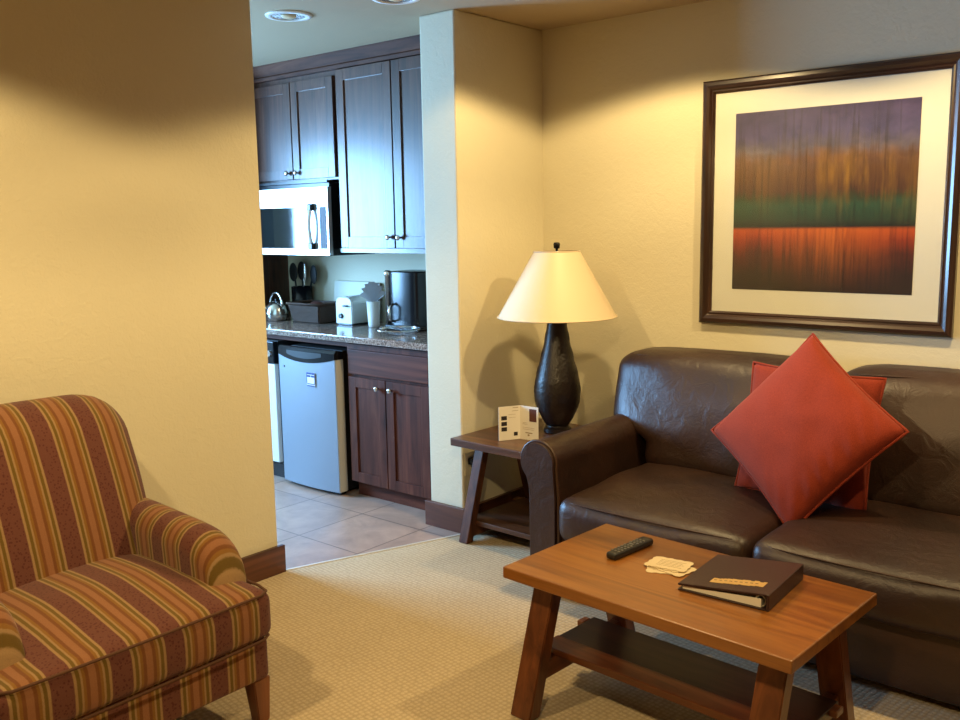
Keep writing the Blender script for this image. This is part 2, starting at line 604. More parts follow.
def lathe(bm, prof, seg=32, center=(0, 0), cap=True):
    rings = [[(center[0] + r * math.cos(2 * PI * k / seg), center[1] + r * math.sin(2 * PI * k / seg), z) for k in range(seg)] for r, z in prof]
    return loft(bm, rings, cap)


def tube(bm, pts, r, seg=8, closed=False):
    pts = [Vector(p) for p in pts]
    n = len(pts)
    rings = []
    up = None
    for i, p in enumerate(pts):
        if closed:
            d = pts[(i + 1) % n] - pts[i - 1]
        else:
            d = pts[min(i + 1, n - 1)] - pts[max(i - 1, 0)]
        d.normalize()
        if up is None:
            up = Vector((0, 0, 1)) if abs(d.z) < 0.9 else Vector((1, 0, 0))
        a = d.cross(up)
        if a.length < 1e-4:
            a = d.orthogonal()
        a.normalize()
        up = a.cross(d).normalized()
        rr = r[i] if isinstance(r, (list, tuple)) else r
        rings.append([p + (a * math.cos(2 * PI * k / seg) + up * math.sin(2 * PI * k / seg)) * rr for k in range(seg)])
    return loft(bm, rings, True, closed)


def axis_nodes(half, r, n):
    out = []
    for k in range(4):
        out.append(-half + r * (1 - math.cos(k * PI / 8)))
    inner = max(half - r, 1e-4)
    for k in range(n + 1):
        out.append(-inner + 2 * inner * k / n)
    for k in range(3, -1, -1):
        out.append(half - r * (1 - math.cos(k * PI / 8)))
    return out


def soft(size, r, bulge=(0, 0, 0), n=(10, 10, 4), warp=None, center=(0, 0, 0)):
    """rounded, puffed cushion with a dense skin"""
    hx, hy, hz = size[0] / 2, size[1] / 2, size[2] / 2
    H3 = (hx, hy, hz)
    ax = [axis_nodes(H3[i], r, n[i]) for i in range(3)]
    bm = bmesh.new()
    cache = {}

    def V(i, j, k):
        key = (i, j, k)
        if key in cache:
            return cache[key]
        p = Vector((ax[0][i], ax[1][j], ax[2][k]))
        q = Vector([max(-(H3[a] - r), min(H3[a] - r, p[a])) for a in range(3)])
        d = p - q
        if d.length > 1e-9:
            p = q + d.normalized() * r
        u, v, w = p.x / hx, p.y / hy, p.z / hz
        cu, cv, cw = max(0, 1 - u * u), max(0, 1 - v * v), max(0, 1 - w * w)
        p.x += math.copysign(1, u) * bulge[0] * abs(u) ** 3 * cv ** .7 * cw ** .7
        p.y += math.copysign(1, v) * bulge[1] * abs(v) ** 3 * cu ** .7 * cw ** .7
        p.z += math.copysign(1, w) * bulge[2] * abs(w) * cu ** .7 * cv ** .7
        if warp:
            p = warp(p, u, v, w)
        cache[key] = bm.verts.new(p + Vector(center))
        return cache[key]

    X, Y, Z = len(ax[0]) - 1, len(ax[1]) - 1, len(ax[2]) - 1
    for i in range(X):
        for j in range(Y):
            bm.faces.new((V(i, j, 0), V(i, j + 1, 0), V(i + 1, j + 1, 0), V(i + 1, j, 0)))
            bm.faces.new((V(i, j, Z), V(i + 1, j, Z), V(i + 1, j + 1, Z), V(i, j + 1, Z)))
    for i in range(X):
        for k in range(Z):
            bm.faces.new((V(i, 0, k), V(i + 1, 0, k), V(i + 1, 0, k + 1), V(i, 0, k + 1)))
            bm.faces.new((V(i, Y, k), V(i, Y, k + 1), V(i + 1, Y, k + 1), V(i + 1, Y, k)))
    for j in range(Y):
        for k in range(Z):
            bm.faces.new((V(0, j, k), V(0, j, k + 1), V(0, j + 1, k + 1), V(0, j + 1, k)))
            bm.faces.new((V(X, j, k), V(X, j + 1, k), V(X, j + 1, k + 1), V(X, j, k + 1)))
    return bm


def sstep(a, b, x):
    t = max(0.0, min(1.0, (x - a) / (b - a)))
    return t * t * (3 - 2 * t)


def dup(root, loc=None, rotz=None, label=None):
    r = root.copy()
    C.objects.link(r)
    if loc is not None:
        r.location = loc
    if rotz is not None:
        r.rotation_euler = (0, 0, rotz)
    if label:
        r['label'] = label
    for ch in list(root.children):
        c = ch.copy()
        C.objects.link(c)
        c.parent = r
        for g in list(ch.children):
            d = g.copy()
            C.objects.link(d)
            d.parent = c
    return r


# ================================================================== SETTING
XL, YL = -3.172, 2.373          # sitting-room left wall and its free end
PX0, PX1, PY = -3.087, -2.869, 3.261   # stub wall
YB = 3.936                      # wall behind sofa and kitchen
XR, YF, XD = 1.15, -1.6, -5.90  # right wall, wall behind camera, dining wall

bm = bmesh.new()
vs = [bm.verts.new(p) for p in ((XD, YF, 0), (XL, YF, 0), (XL, YL, 0), (-2.846, PY - 0.03, 0), (PX1, PY + 0.02, 0), (PX1, YB, 0), (XD, YB, 0))]
f = bm.faces.new(vs)
e = bmesh.ops.extrude_face_region(bm, geom=[f])
for v in [g for g in e['geom'] if isinstance(g, bmesh.types.BMVert)]:
    v.co.z -= 0.1
struct('floor', bm, MAT['tile'])
bm = bmesh.new()
vs = [bm.verts.new(p) for p in ((XL, YF, 0.004), (XR, YF, 0.004), (XR, YB, 0.004), (PX1, YB, 0.004), (PX1, PY + 0.02, 0.004), (-2.846, PY - 0.03, 0.004), (XL, YL, 0.004))]
f = bm.faces.new(vs)
e = bmesh.ops.extrude_face_region(bm, geom=[f])
for v in [g for g in e['geom'] if isinstance(g, bmesh.types.BMVert)]:
    v.co.z -= 0.1
struct('floor_carpet', bm, MAT['carpet'])

# threshold strip between carpet and tile
bm = bmesh.new()
a, b2 = Vector((XL + 0.0, YL + 0.005, 0)), Vector((-2.852, PY - 0.03, 0))
d = (b2 - a)
L = d.length
ang = math.atan2(d.y, d.x)
box(bm, 0, L, -0.008, 0.008, 0.0, 0.007, 0.002, mat=Matrix.Translation(a) @ Matrix.Rotation(ang, 4, 'Z'))
struct('trim_1', bm, MAT['trim'])

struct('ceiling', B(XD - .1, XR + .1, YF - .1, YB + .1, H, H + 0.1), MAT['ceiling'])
struct('wall_left', B(XL - 0.13, XL, YF, YL, 0, H, 0.006), MAT['wall'])
struct('wall_stub', B(PX0, PX1, PY, YB + 0.02, 0, H, 0.008), MAT['wall'])
struct('wall_back', B(XD - .1, XR + .1, YB, YB + 0.12, 0, H), MAT['wall'])
struct('wall_right', B(XR, XR + 0.12, YF, YB, 0, H), MAT['wall_brown'])
struct('wall_front', B(XD - .1, XR + .1, YF - 0.12, YF, 0, H), MAT['wall_brown'])
# dining wall with the window opening y 1.20..2.42, z 0.80..2.15
WY0, WY1, WZ0, WZ1 = 1.20, 2.42, 0.80, 2.15
bm = bmesh.new()
box(bm, XD - .12, XD, YF, WY0, 0, H)
box(bm, XD - .12, XD, WY1, YB, 0, H)
box(bm, XD - .12, XD, WY0, WY1, 0, WZ0)
box(bm, XD - .12, XD, WY0, WY1, WZ1, H)
struct('wall_dining', bm, MAT['wall'])
bm = bmesh.new()
for y0, y1, z0, z1 in ((WY0, WY0 + .05, WZ0, WZ1), (WY1 - .05, WY1, WZ0, WZ1), (WY0, WY1, WZ0, WZ0 + .05), (WY0, WY1, WZ1 - .05, WZ1)):
    box(bm, XD - .09, XD - .03, y0, y1, z0, z1, 0.004)
w1 = struct('window_1', bm, MAT['white'])
struct('window_pane', B(XD - .062, XD - .056, WY0 + .04, WY1 - .04, WZ0 + .04, WZ1 - .04), MAT['glass'], w1)

# baseboards
bh, bt = 0.126, 0.022
def bb(name, x0, x1, y0, y1, m):
    struct(name, B(x0, x1, y0, y1, 0.0, bh, 0.003), m)
bb('baseboard_left', XL + .0005, XL + bt, YF, YL + bt, MAT['base_y'])
bb('baseboard_stub', PX0 - bt, PX1 + bt, PY - bt, PY - .0005, MAT['base'])
bb('baseboard_stub_side', PX1 + .0005, PX1 + bt, PY, YB - bt, MAT['base_y'])
bb('baseboard_back', PX1, XR, YB - bt, YB - .0005, MAT['base'])
bb('baseboard_right', XR - bt, XR - .0005, YF, YB - bt, MAT['base_y'])

# ================================================================== KITCHEN
KF = 3.33     # face of the base cabinets
UF = 3.60     # face of the wall cabinets
XK = PX0 - 0.002


def shaker_door(name, parent, x0, x1, y, z0, z1, mat, st=0.055, t=0.02):
    """frame-and-panel door whose face is at y (looking towards -Y)"""
    bm = bmesh.new()
    box(bm, x0, x0 + st, y, y + t, z0, z1, 0.002)
    box(bm, x1 - st, x1, y, y + t, z0, z1, 0.002)
    box(bm, x0 + st, x1 - st, y, y + t, z0, z0 + st, 0.0006)
    box(bm, x0 + st, x1 - st, y, y + t, z1 - st, z1, 0.0006)
    box(bm, x0 + st - .004, x1 - st + .004, y + 0.009, y + t, z0 + st - .004, z1 - st + .004)
    return obj(name, bm, mat, parent)


def knob(parent, x, y, z):
    bm = bmesh.new()
    prof = [(0.005, 0.0), (0.005, 0.012), (0.013, 0.016), (0.015, 0.022), (0.012, 0.028), (0.004, 0.030)]
    lathe(bm, prof, 16)
    bm.transform(Matrix.Translation((x, y, z)) @ Matrix.Rotation(PI / 2, 4, 'X'))
    return obj('knob', bm, MAT['metal'], parent, True)


# --- base cabinet with drawer front and two doors
t = thing('base_cabinet', 'brown wood base cabinet with drawer and two knobbed doors beside the silver mini fridge', 'cabinet', (0, 0, 0))
obj('body', B(-3.775, XK, KF + 0.021, YB - .002, 0.09, 0.862), MAT['cab_low'], t)
obj('toe_kick', B(-3.775, XK, KF + 0.07, KF + 0.10, 0.001, 0.09), MAT['cab_low_h'], t)
obj('drawer_front', B(-3.750, -3.150, KF, KF + 0.02, 0.700, 0.835, 0.004), MAT['cab_low_h'], t)
d1 = shaker_door('door', t, -3.750, -3.466, KF, 0.098, 0.685, MAT['cab_low'])
knob(d1, -3.515, KF, 0.640)
d2 = shaker_door('door', t, -3.460, -3.150, KF, 0.098, 0.685, MAT['cab_low'])
knob(d2, -3.415, KF, 0.640)
obj('end_stile', B(-3.145, XK, KF + 0.004, KF + 0.0205, 0.09, 0.862), MAT['cab_low'], t)

# --- wooden apron bridging the appliances under the worktop
tag(obj('apron_panel', B(-4.90, -3.778, KF + 0.06, KF + 0.08, 0.835, 0.873, 0.002), MAT['cab_low_h']),
    'brown wooden apron strip under the worktop above the mini fridge', 'panel')

# --- worktop
tag(obj('countertop', B(-4.988, XK, 3.305, YB - .002, 0.874, 0.910, 0.006), MAT['granite']),
    'speckled polished granite kitchen worktop over the fridge and base cabinet', 'countertop')

# --- mini fridge
t = thing('mini_fridge', 'silver mini fridge with a black curved top and small blue badge under the worktop', 'refrigerator', (-4.056, 3.29, 0))
obj('body', B(-0.225, 0.225, 0.075, 0.60, 0.02, 0.815, 0.006), MAT['blackmat'], t)
# door, gently bowed, top edge sagging in the middle
hw = 0.243
bm = bmesh.new()
NX = 20
def fd_top(u):
    return 0.772 - 0.030 * (1 - u * u)
rings = []
for i in range(NX + 1):
    u = -1 + 2 * i / NX
    yb = -0.018 * (1 - u * u)
    rings.append([(u * hw, yb, 0.022), (u * hw, 0.06, 0.022), (u * hw, 0.06, fd_top(u)), (u * hw, yb, fd_top(u))])
loft(bm, rings)
dr = obj('door', bm, MAT['fridge'], t)
autosmooth(dr)
obj('door_edge', B(hw, hw + 0.004, 0.004, 0.058, 0.024, 0.77), MAT['fridge_side'], dr)
bm = bmesh.new()
rings = []
for i in range(NX + 1):
    u = -1 + 2 * i / NX
    yb = -0.020 * (1 - u * u) - 0.002
    rings.append([(u * hw, yb, fd_top(u) + 0.001), (u * hw, 0.062, fd_top(u) + 0.001), (u * hw, 0.062, 0.815), (u * hw, yb + 0.012, 0.822), (u * hw, yb, 0.806)])
loft(bm, rings)
cp = obj('door_cap', bm, MAT['black'], t)
cp['label'] = 'glossy black curved cap with the grip'
autosmooth(cp)
bm = bmesh.new()
rings = []
for i in range(13):
    u = -0.62 + 1.24 * i / 12
    yb = -0.020 * (1 - u * u) - 0.004
    lo = 0.765 + 0.018 * (u / .62) ** 2
    rings.append([(u * hw, yb, lo), (u * hw, yb + 0.004, lo), (u * hw, yb + 0.01, 0.803), (u * hw, yb, 0.803)])
loft(bm, rings)
obj('grip', bm, MAT['blackmat'], cp)
bg = obj('badge', B(0.026, 0.096, -0.0205, -0.0195, 0.612, 0.690), MAT['paper'], dr)
bm = bmesh.new()
for z, h, x0, x1 in ((0.690, .011, .026, .096), (0.675, .011, .028, .058), (0.675, .011, .063, .094), (0.628, .005, .03, .092), (0.618, .006, .028, .096)):
    box(bm, x0, x1, -0.0215, -0.0205, z - h, z)
box(bm, 0.092, 0.096, -0.0215, -0.0205, 0.628, 0.68)
box(bm, 0.026, 0.029, -0.0215, -0.0205, 0.628, 0.68)
obj('badge_print', bm, MAT['sky_label'], bg)
bm = bmesh.new()
lathe(bm, [(0.007, 0), (0.007, 0.002)], 16)
bm.transform(Matrix.Translation((-0.185, -0.006, 0.705)) @ Matrix.Rotation(PI / 2, 4, 'X'))
obj('round_emblem', bm, MAT['black'], dr)
obj('foot_grille', B(-0.22, 0.22, 0.03, 0.07, 0.001, 0.020), MAT['black'], t)

# --- dishwasher to the left of the fridge
t = thing('dishwasher', 'white-fronted dishwasher with a black control strip left of the mini fridge', 'dishwasher', (-4.68, KF, 0))
obj('body', B(-0.298, 0.298, 0.022, 0.58, 0.085, 0.832), MAT['blackmat'], t)
obj('door', B(-0.298, 0.298, -0.01, 0.021, 0.10, 0.695, 0.005), MAT['white'], t)
cpn = obj('control_panel', B(-0.298, 0.298, -0.014, 0.021, 0.70, 0.830, 0.005), MAT['black'], t)
obj('dial', lathe(bmesh.new(), [(0.02, 0), (0.018, 0.012)], 20), MAT['metal'], cpn)
cpn.children[0].matrix_local = Matrix.Translation((0.262, -0.014, 0.76)) @ Matrix.Rotation(PI / 2, 4, 'X')
obj('toe_kick', B(-0.298, 0.298, 0.02, 0.04, 0.001, 0.084), MAT['black'], t)

# --- tall pantry closing the run at its left end
t = thing('pantry_cabinet', 'full-height brown wood pantry cabinet at the far left of the kitchen run', 'cabinet', (0, 0, 0))
obj('body', B(-5.70, -4.990, 3.300, YB - .002, 0.09, H - .002), MAT['cab'], t)
obj('toe_kick', B(-5.70, -4.990, 3.36, 3.39, 0.001, 0.09), MAT['cab_h'], t)
for x0, x1 in ((-5.69, -5.35), (-5.34, -5.0)):
    shaker_door('door', t, x0, x1, 3.279, 0.10, 1.20, MAT['cab'])
    shaker_door('door', t, x0, x1, 3.279, 1.21, H - .1, MAT['cab'])

# --- tall wall cabinet
ZC = 2.372
t = thing('tall_wall_cabinet', 'tall brown knotty wood wall cabinet with two doors, right of the microwave', 'cabinet', (0, 0, 0))
obj('body', B(-4.085, XK, UF + 0.021, YB - .002, 1.359, ZC), MAT['cab'], t)
d1 = shaker_door('door', t, -4.070, -3.632, UF, 1.372, ZC - .004, MAT['cab'], 0.062)
knob(d1, -3.668, UF, 1.432)
d2 = shaker_door('door', t, -3.624, -3.178, UF, 1.372, ZC - .004, MAT['cab'], 0.062)
knob(d2, -3.588, UF, 1.430)
obj('bottom_rail', B(-4.085, XK, UF + 0.002, UF + 0.0208, 1.345, 1.369), MAT['cab_h'], t)
obj('end_stile', B(-3.172, XK, UF + 0.004, UF + 0.0205, 1.372, ZC), MAT['cab'], t)

# --- short wall cabinet above the microwave
t = thing('short_wall_cabinet', 'short brown wood wall cabinet with two knobbed doors above the microwave', 'cabinet', (0, 0, 0))
obj('body', B(-4.985, -4.088, UF + 0.021, YB - .002, 1.765, ZC), MAT['cab'], t)
d1 = shaker_door('door', t, -4.890, -4.482, UF, 1.778, ZC - .03, MAT['cab'], 0.058)
knob(d1, -4.520, UF, 1.815)
d2 = shaker_door('door', t, -4.474, -4.100, UF, 1.778, ZC - .03, MAT['cab'], 0.058)
knob(d2, -4.436, UF, 1.815)

# --- crown moulding along the tops
bm = bmesh.new()
prof = [(UF + .03, ZC + .001), (UF - .004, ZC + .001), (UF - .008, ZC + .02), (UF - .002, ZC + .028), (UF - .03, ZC + .078), (UF - .032, H - .001), (UF + .03, H - .001)]
loft(bm, [[(-4.988, y, z) for y, z in prof], [(XK, y, z) for y, z in prof]])
tag(obj('crown_moulding', bm, MAT['crown']), 'dark wooden crown moulding between the wall cabinets and the ceiling', 'moulding')

# --- microwave
t = thing('microwave', 'stainless steel microwave with a black door window hung under the short wall cabinet', 'microwave', (-4.51, 3.555, 1.325))
obj('body', B(-0.372, 0.372, 0.03, 0.378, 0.0, 0.425, 0.004), MAT['black'], t)
bm = bmesh.new()
x0, x1, z0, z1 = -0.38, 0.385, 0.004, 0.397
gx0, gx1, gz0, gz1 = -0.31, 0.212, 0.042, 0.285
for a in ((x0, gx0, z0, z1), (gx1, 0.285, z0, z1), (gx0, gx1, z0, gz0), (gx0, gx1, gz1, z1)):
    box(bm, a[0], a[1], 0.0, 0.029, a[2], a[3])
dr = obj('door', bm, MAT['steel'], t)
obj('door_window', B(gx0, gx1, 0.003, 0.02, gz0, gz1), MAT['darkglass'], dr)
cp = obj('control_panel', B(0.286, 0.385, 0.0, 0.029, z0, z1), MAT['steel'], t)
bm = bmesh.new()
box(bm, 0.310, 0.370, -0.002, 0.0, 0.040, 0.285, 0.001)
for r in range(6):
    for c in range(3):
        box(bm, 0.315 + c * 0.018, 0.328 + c * 0.018, -0.003, -0.0019, 0.055 + r * 0.033, 0.075 + r * 0.033)
obj('keypad', bm, MAT['keygrey'], cp)
bm = bmesh.new()
pts = [(0.25, -0.004 - 0.030 * math.sin(PI * k / 14) ** 0.6, 0.050 + 0.24 * k / 14) for k in range(15)]
tube(bm, pts, 0.013, 10)
hd = obj('handle', bm, MAT['steel'], dr, True)
for z in (0.056, 0.284):
    obj('handle_mount', B(0.232, 0.268, -0.030, 0.001, z - 0.02, z + 0.02, 0.006), MAT['black'], hd)
obj('top_vent', B(-0.372, 0.372, 0.012, 0.03, 0.424, 0.438), MAT['black'], t)

# --- things on the worktop
ZW = 0.9105
t = thing('kettle', 'small shiny steel kettle with arched handle at the left end of the worktop', 'kettle', (-4.73, 3.62, ZW))
bm = bmesh.new()
lathe(bm, [(0.055, 0), (0.066, 0.01), (0.072, 0.05), (0.060, 0.095), (0.035, 0.118), (0.012, 0.124)], 28)
obj('body', bm, MAT['metal'], t, True)
bm = bmesh.new()
tube(bm, [(0.062 * math.cos(a), 0, 0.09 + 0.085 * math.sin(a)) for a in [PI * k / 14 for k in range(15)]], 0.007, 8)
obj('handle', bm, MAT['metal'], t, True)
bm = bmesh.new()
tube(bm, [(-0.05, -0.02, 0.055), (-0.085, -0.03, 0.085), (-0.10, -0.035, 0.11)], [0.014, 0.011, 0.009], 10)
obj('spout', bm, MAT['metal'], t, True)
obj('lid_knob', lathe(bmesh.new(), [(0.006, 0.122), (0.012, 0.13), (0.009, 0.142)], 14), MAT['black'], t, True)

t = thing('utensil_holder', 'tall dark holder with upright utensils behind the wicker basket', 'utensil holder', (-4.76, 3.855, ZW))
bm = bmesh.new()
lathe(bm, [(0.060, 0), (0.066, 0.01), (0.068, 0.20), (0.060, 0.20), (0.058, 0.02)], 28)
obj('pot', bm, MAT['black'], t, True)
for i, (dx, dy, lean, h, w) in enumerate(((-0.035, 0, -0.045, 0.33, 0.042), (-0.005, 0.02, -0.015, 0.34, 0.040), (0.035, -0.015, 0.02, 0.335, 0.013), (0.03, 0.02, 0.07, 0.315, 0.034))):
    bm = bmesh.new()
    tube(bm, [(dx, dy, 0.04), (dx + lean * .6, dy, h * .7), (dx + lean, dy, h * .93)], 0.006, 8)
    bmesh.ops.create_uvsphere(bm, u_segments=14, v_segments=10, radius=1, matrix=Matrix.Translation((dx + lean, dy, h * .88)) @ Matrix.Diagonal((w, 0.008, 0.062, 1)))
    obj('utensil', bm, MAT['metal' if i == 2 else 'blackmat'], t, True)

t = thing('wicker_basket', 'dark brown wicker basket on the worktop left of the toaster', 'basket', (-4.44, 3.69, ZW))
bm = bmesh.new()
for (a, b2, h0, h1) in ((1.0, 1.0, 0, 0.125),):
    outer = [(-.135, -.085), (.135, -.085), (.135, .085), (-.135, .085)]
    fl = 1.12
    rings = [[(x * .92, y * .9, 0) for x, y in outer], [(x * fl, y * fl, 0.115) for x, y in outer], [(x * fl * .95, y * fl * .9, 0.115) for x, y in outer], [(x * .86, y * .82, 0.012) for x, y in outer]]
    loft(bm, rings)
bmesh.ops.bevel(bm, geom=list(bm.edges), offset=0.008, segments=2, affect='EDGES')
obj('body', bm, MAT['wicker'], t)
bm = bmesh.new()
tube(bm, [(-.151, -.095, .117), (.151, -.095, .117), (.151, .095, .117), (-.151, .095, .117)], 0.008, 8, True)
obj('rim', bm, MAT['wicker'], t, True)
bm = bmesh.new()
bmesh.ops.create_uvsphere(bm, u_segments=16, v_segments=10, radius=1, matrix=Matrix.Translation((-4.42, 3.69, ZW + 0.085)) @ Matrix.Diagonal((0.07, 0.05, 0.045, 1)))
tag(obj('snack_packet', bm, MAT['brownink'], None, True), 'small dark packet lying inside the wicker basket', 'packet')

# leaning board behind toaster
bm = bmesh.new()
box(bm, -0.165, 0.165, -0.008, 0.008, 0, 0.245, 0.006, mat=Matrix.Rotation(math.radians(-8), 4, 'X'))
o = tag(obj('cutting_board', bm, MAT['boardcream'], loc=(-4.34, 3.888, ZW)), 'pale cream cutting board leaning on the kitchen wall behind the toaster', 'cutting board')
bm = bmesh.new()
box(bm, -0.022, 0.022, -0.009, 0.009, 0, 0.24, 0.005, mat=Matrix.Rotation(math.radians(-7), 4, 'X'))
tag(obj('wooden_spatula', bm, MAT['lightwood'], loc=(-4.11, 3.895, ZW)), 'narrow light wooden spatula standing against the wall beside the pale cutting board', 'spatula')

# toaster
t = thing('toaster', 'white and steel toaster with a black dial on the worktop', 'toaster', (-4.135, 3.755, ZW), 0)
bm = bmesh.new()
prof = [(-.068, 0.012), (.068, 0.012), (.068, .135), (.058, .158), (.036, .168), (-.036, .168), (-.058, .158), (-.068, .135)]
loft(bm, [[(x, -0.085, z) for x, z in prof], [(x, 0.12, z) for x, z in prof]])
bmesh.ops.bevel(bm, geom=list(bm.edges), offset=0.004, segments=2, affect='EDGES')
obj('body', bm, MAT['steel'], t)
bm = bmesh.new()
loft(bm, [[(x * .98, -0.100, z * .985) for x, z in prof], [(x, -0.0855, z) for x, z in prof]])
obj('end_panel', bm, MAT['white'], t)
obj('base', B(-.064, .064, -.092, .115, 0, 0.012, 0.002), MAT['black'], t)
bm = bmesh.new()
lathe(bm, [(0.016, 0), (0.014, 0.012)], 16)
bm.transform(Matrix.Translation((-0.022, -0.1, 0.055)) @ Matrix.Rotation(PI / 2, 4, 'X'))
obj('dial', bm, MAT['black'], t)
obj('lever', B(0.01, 0.046, -0.122, -0.1, 0.112, 0.122, 0.003), MAT['black'], t)
bm = bmesh.new()
for x in (-.03, .012):
    box(bm, x, x + .018, -0.07, 0.10, 0.1665, 0.1690)
obj('slot', bm, MAT['black'], t)

# folded napkin fan in a pale holder
t = thing('napkin_holder', 'pale tapered holder with a fanned grey napkin left of the coffee maker', 'napkin holder', (-3.925, 3.70, ZW))
bm = bmesh.new()
lathe(bm, [(0.030, 0), (0.032, 0.01), (0.040, 0.15), (0.036, 0.15), (0.027, 0.015)], 24)
obj('cup', bm, MAT['white'], t, True)
bm = bmesh.new()
NP = 15
r1, r2, r3 = [], [], []
for k in range(NP):
    a = math.radians(-68 + 136 * k / (NP - 1))
    z = 0.012 if k % 2 else -0.012
    for rr, rad, zz in ((r1, 0.012, 0.3), (r2, 0.075, 0.8), (r3, 0.135, 1.4)):
        rr.append((math.sin(a) * rad * .8, z * zz, 0.135 + math.cos(a) * rad * 0.95))
V = [[bm.verts.new(p) for p in rr] for rr in (r1, r2, r3)]
for a, b2 in zip(V, V[1:]):
    for k in range(NP - 1):
        bm.faces.new((a[k], a[k + 1], b2[k + 1], b2[k]))
bmesh.ops.solidify(bm, geom=list(bm.faces), thickness=0.003)
obj('napkin', bm, MAT['cloth'], t)

# coffee maker
t = thing('coffee_maker', 'tall black coffee maker with chrome column standing at the right end of the worktop', 'coffee maker', (-3.66, 3.735, ZW))
obj('base', B(-0.10, 0.15, -0.11, 0.14, 0, 0.03, 0.008), MAT['black'], t)
bm = bmesh.new()
rings = []
for z, s in ((0.03, 1), (0.16, 1), (0.30, 1.02), (0.325, 1.0), (0.33, 0.93)):
    ring = []
    for k in range(28):
        a = 2 * PI * k / 28
        cx, cy = math.cos(a), math.sin(a)
        p = 0.5
        ring.append((0.020 + 0.130 * s * math.copysign(abs(cx) ** p, cx), 0.02 + 0.11 * s * math.copysign(abs(cy) ** p, cy), z))
    rings.append(ring)
loft(bm, rings)
autosmooth(obj('housing', bm, MAT['black'], t))
bm = bmesh.new()
lathe(bm, [(0.017, 0.03), (0.017, 0.30), (0.022, 0.305), (0.022, 0.328), (0.012, 0.335)], 20, (-0.097, -0.075))
obj('chrome_column', bm, MAT['metal'], t, True)
bm = bmesh.new()
tube(bm, [(-0.035, -0.085, 0.05), (-0.038, -0.125, 0.06), (-0.038, -0.13, 0.13), (-0.035, -0.095, 0.15)], 0.008, 8)
obj('carafe_handle', bm, MAT['metal'], t, True)
bm = bmesh.new()
lathe(bm, [(0.02, 0.0), (0.022, 0.018), (0.006, 0.02)], 18, (-0.10, -0.118))
obj('tap_foot', bm, MAT['metal'], t, True)

t = thing('glass_dish', 'shallow clear glass dish on the worktop in front of the coffee maker', 'dish', (-3.53, 3.50, ZW))
bm = bmesh.new()
lathe(bm, [(0.07, 0), (0.10, 0.012), (0.125, 0.03), (0.121, 0.031), (0.095, 0.015), (0.0005, 0.006)], 32)
obj('bowl', bm, MAT['glass'], t, True)
bm = bmesh.new()
tube(bm, [(0.123 * math.cos(2 * PI * k / 32), 0.123 * math.sin(2 * PI * k / 32), 0.031) for k in range(32)], 0.003, 6, True)
obj('rim', bm, MAT['metal'], t, True)

# --- recessed ceiling lights above the kitchen opening
t = thing('ceiling_light', 'recessed ceiling light with mirrored reflector at the upper left above the kitchen', 'ceiling light', (-3.50, 2.83, H))
bm = bmesh.new()
lathe(bm, [(0.075, -0.002), (0.078, -0.010), (0.105, -0.007), (0.108, -0.0005), (0.076, -0.0005)], 40, cap=False)
obj('trim_ring', bm, MAT['white'], t, True)
bm = bmesh.new()
lathe(bm, [(0.076, -0.006), (0.066, -0.004), (0.050, -0.0015), (0.030, -0.0008)], 36, cap=False)
obj('reflector', bm, MAT['metal'], t, True)
bm = bmesh.new()
bmesh.ops.create_uvsphere(bm, u_segments=20, v_segments=10, radius=1, matrix=Matrix.Translation((0, 0, -0.006)) @ Matrix.Diagonal((0.035, 0.035, 0.010, 1)))
obj('bulb', bm, MAT['cream'], t, True)
dup(t, (-2.905, 2.93, H), None, 'recessed ceiling light cut by the top edge beside the stub wall')

# ================================================================== ARMCHAIR
t = thing('armchair', 'armchair in brown, olive and gold striped fabric against the left wall', 'armchair', (-2.65, 1.20, 0))
SY, SX = MAT['strY'], MAT['strX']
# base: local x -0.35..0.44
bm = soft((0.80, 0.80, 0.135), 0.02, (0.0, 0.0, 0), (10, 12, 3), center=(0.045, 0, 0.2075))
obj('base', bm, SY, t, True)


def seat_warp(p, u, v, w):
    # T shape: the part between the arms is narrower
    if p.x < 0.14:
        k = 1 - sstep(0.14, 0.08, p.x) * 0.17
        k = 1 - (1 - sstep(0.06, 0.14, p.x)) * 0.17
        p.y *= k
    # crown, falling to the front edge
    if w > 0:
        p.z += 0.035 * sstep(0.30, -0.05, p.x) * (1 - abs(v) ** 4) * w
        p.z += 0.012 * math.sin(p.y * 5 + 1) * w * (1 - abs(u) ** 4)
    return p


bm = soft((0.62, 0.81, 0.150), 0.038, (0.010, 0.0, 0.012), (18, 20, 4), seat_warp, (0.165, 0, 0.354))
st = obj('seat_cushion', bm, SY, t, True)
bm = bmesh.new()
for z in (0.424, 0.284):
    pts = []
    for k in range(25):
        y = -0.36 + 0.72 * k / 24
        pts.append((0.472 + 0.008 * (1 - (y / .4) ** 2), y, z))
    pts = [(0.15, -0.402, z), (0.40, -0.402, z), (0.455, -0.390, z)] + pts + [(0.455, 0.390, z), (0.40, 0.402, z), (0.15, 0.402, z)]
    tube(bm, pts, 0.0045, 8)
obj('piping', bm, MAT['pipe'], st, True)


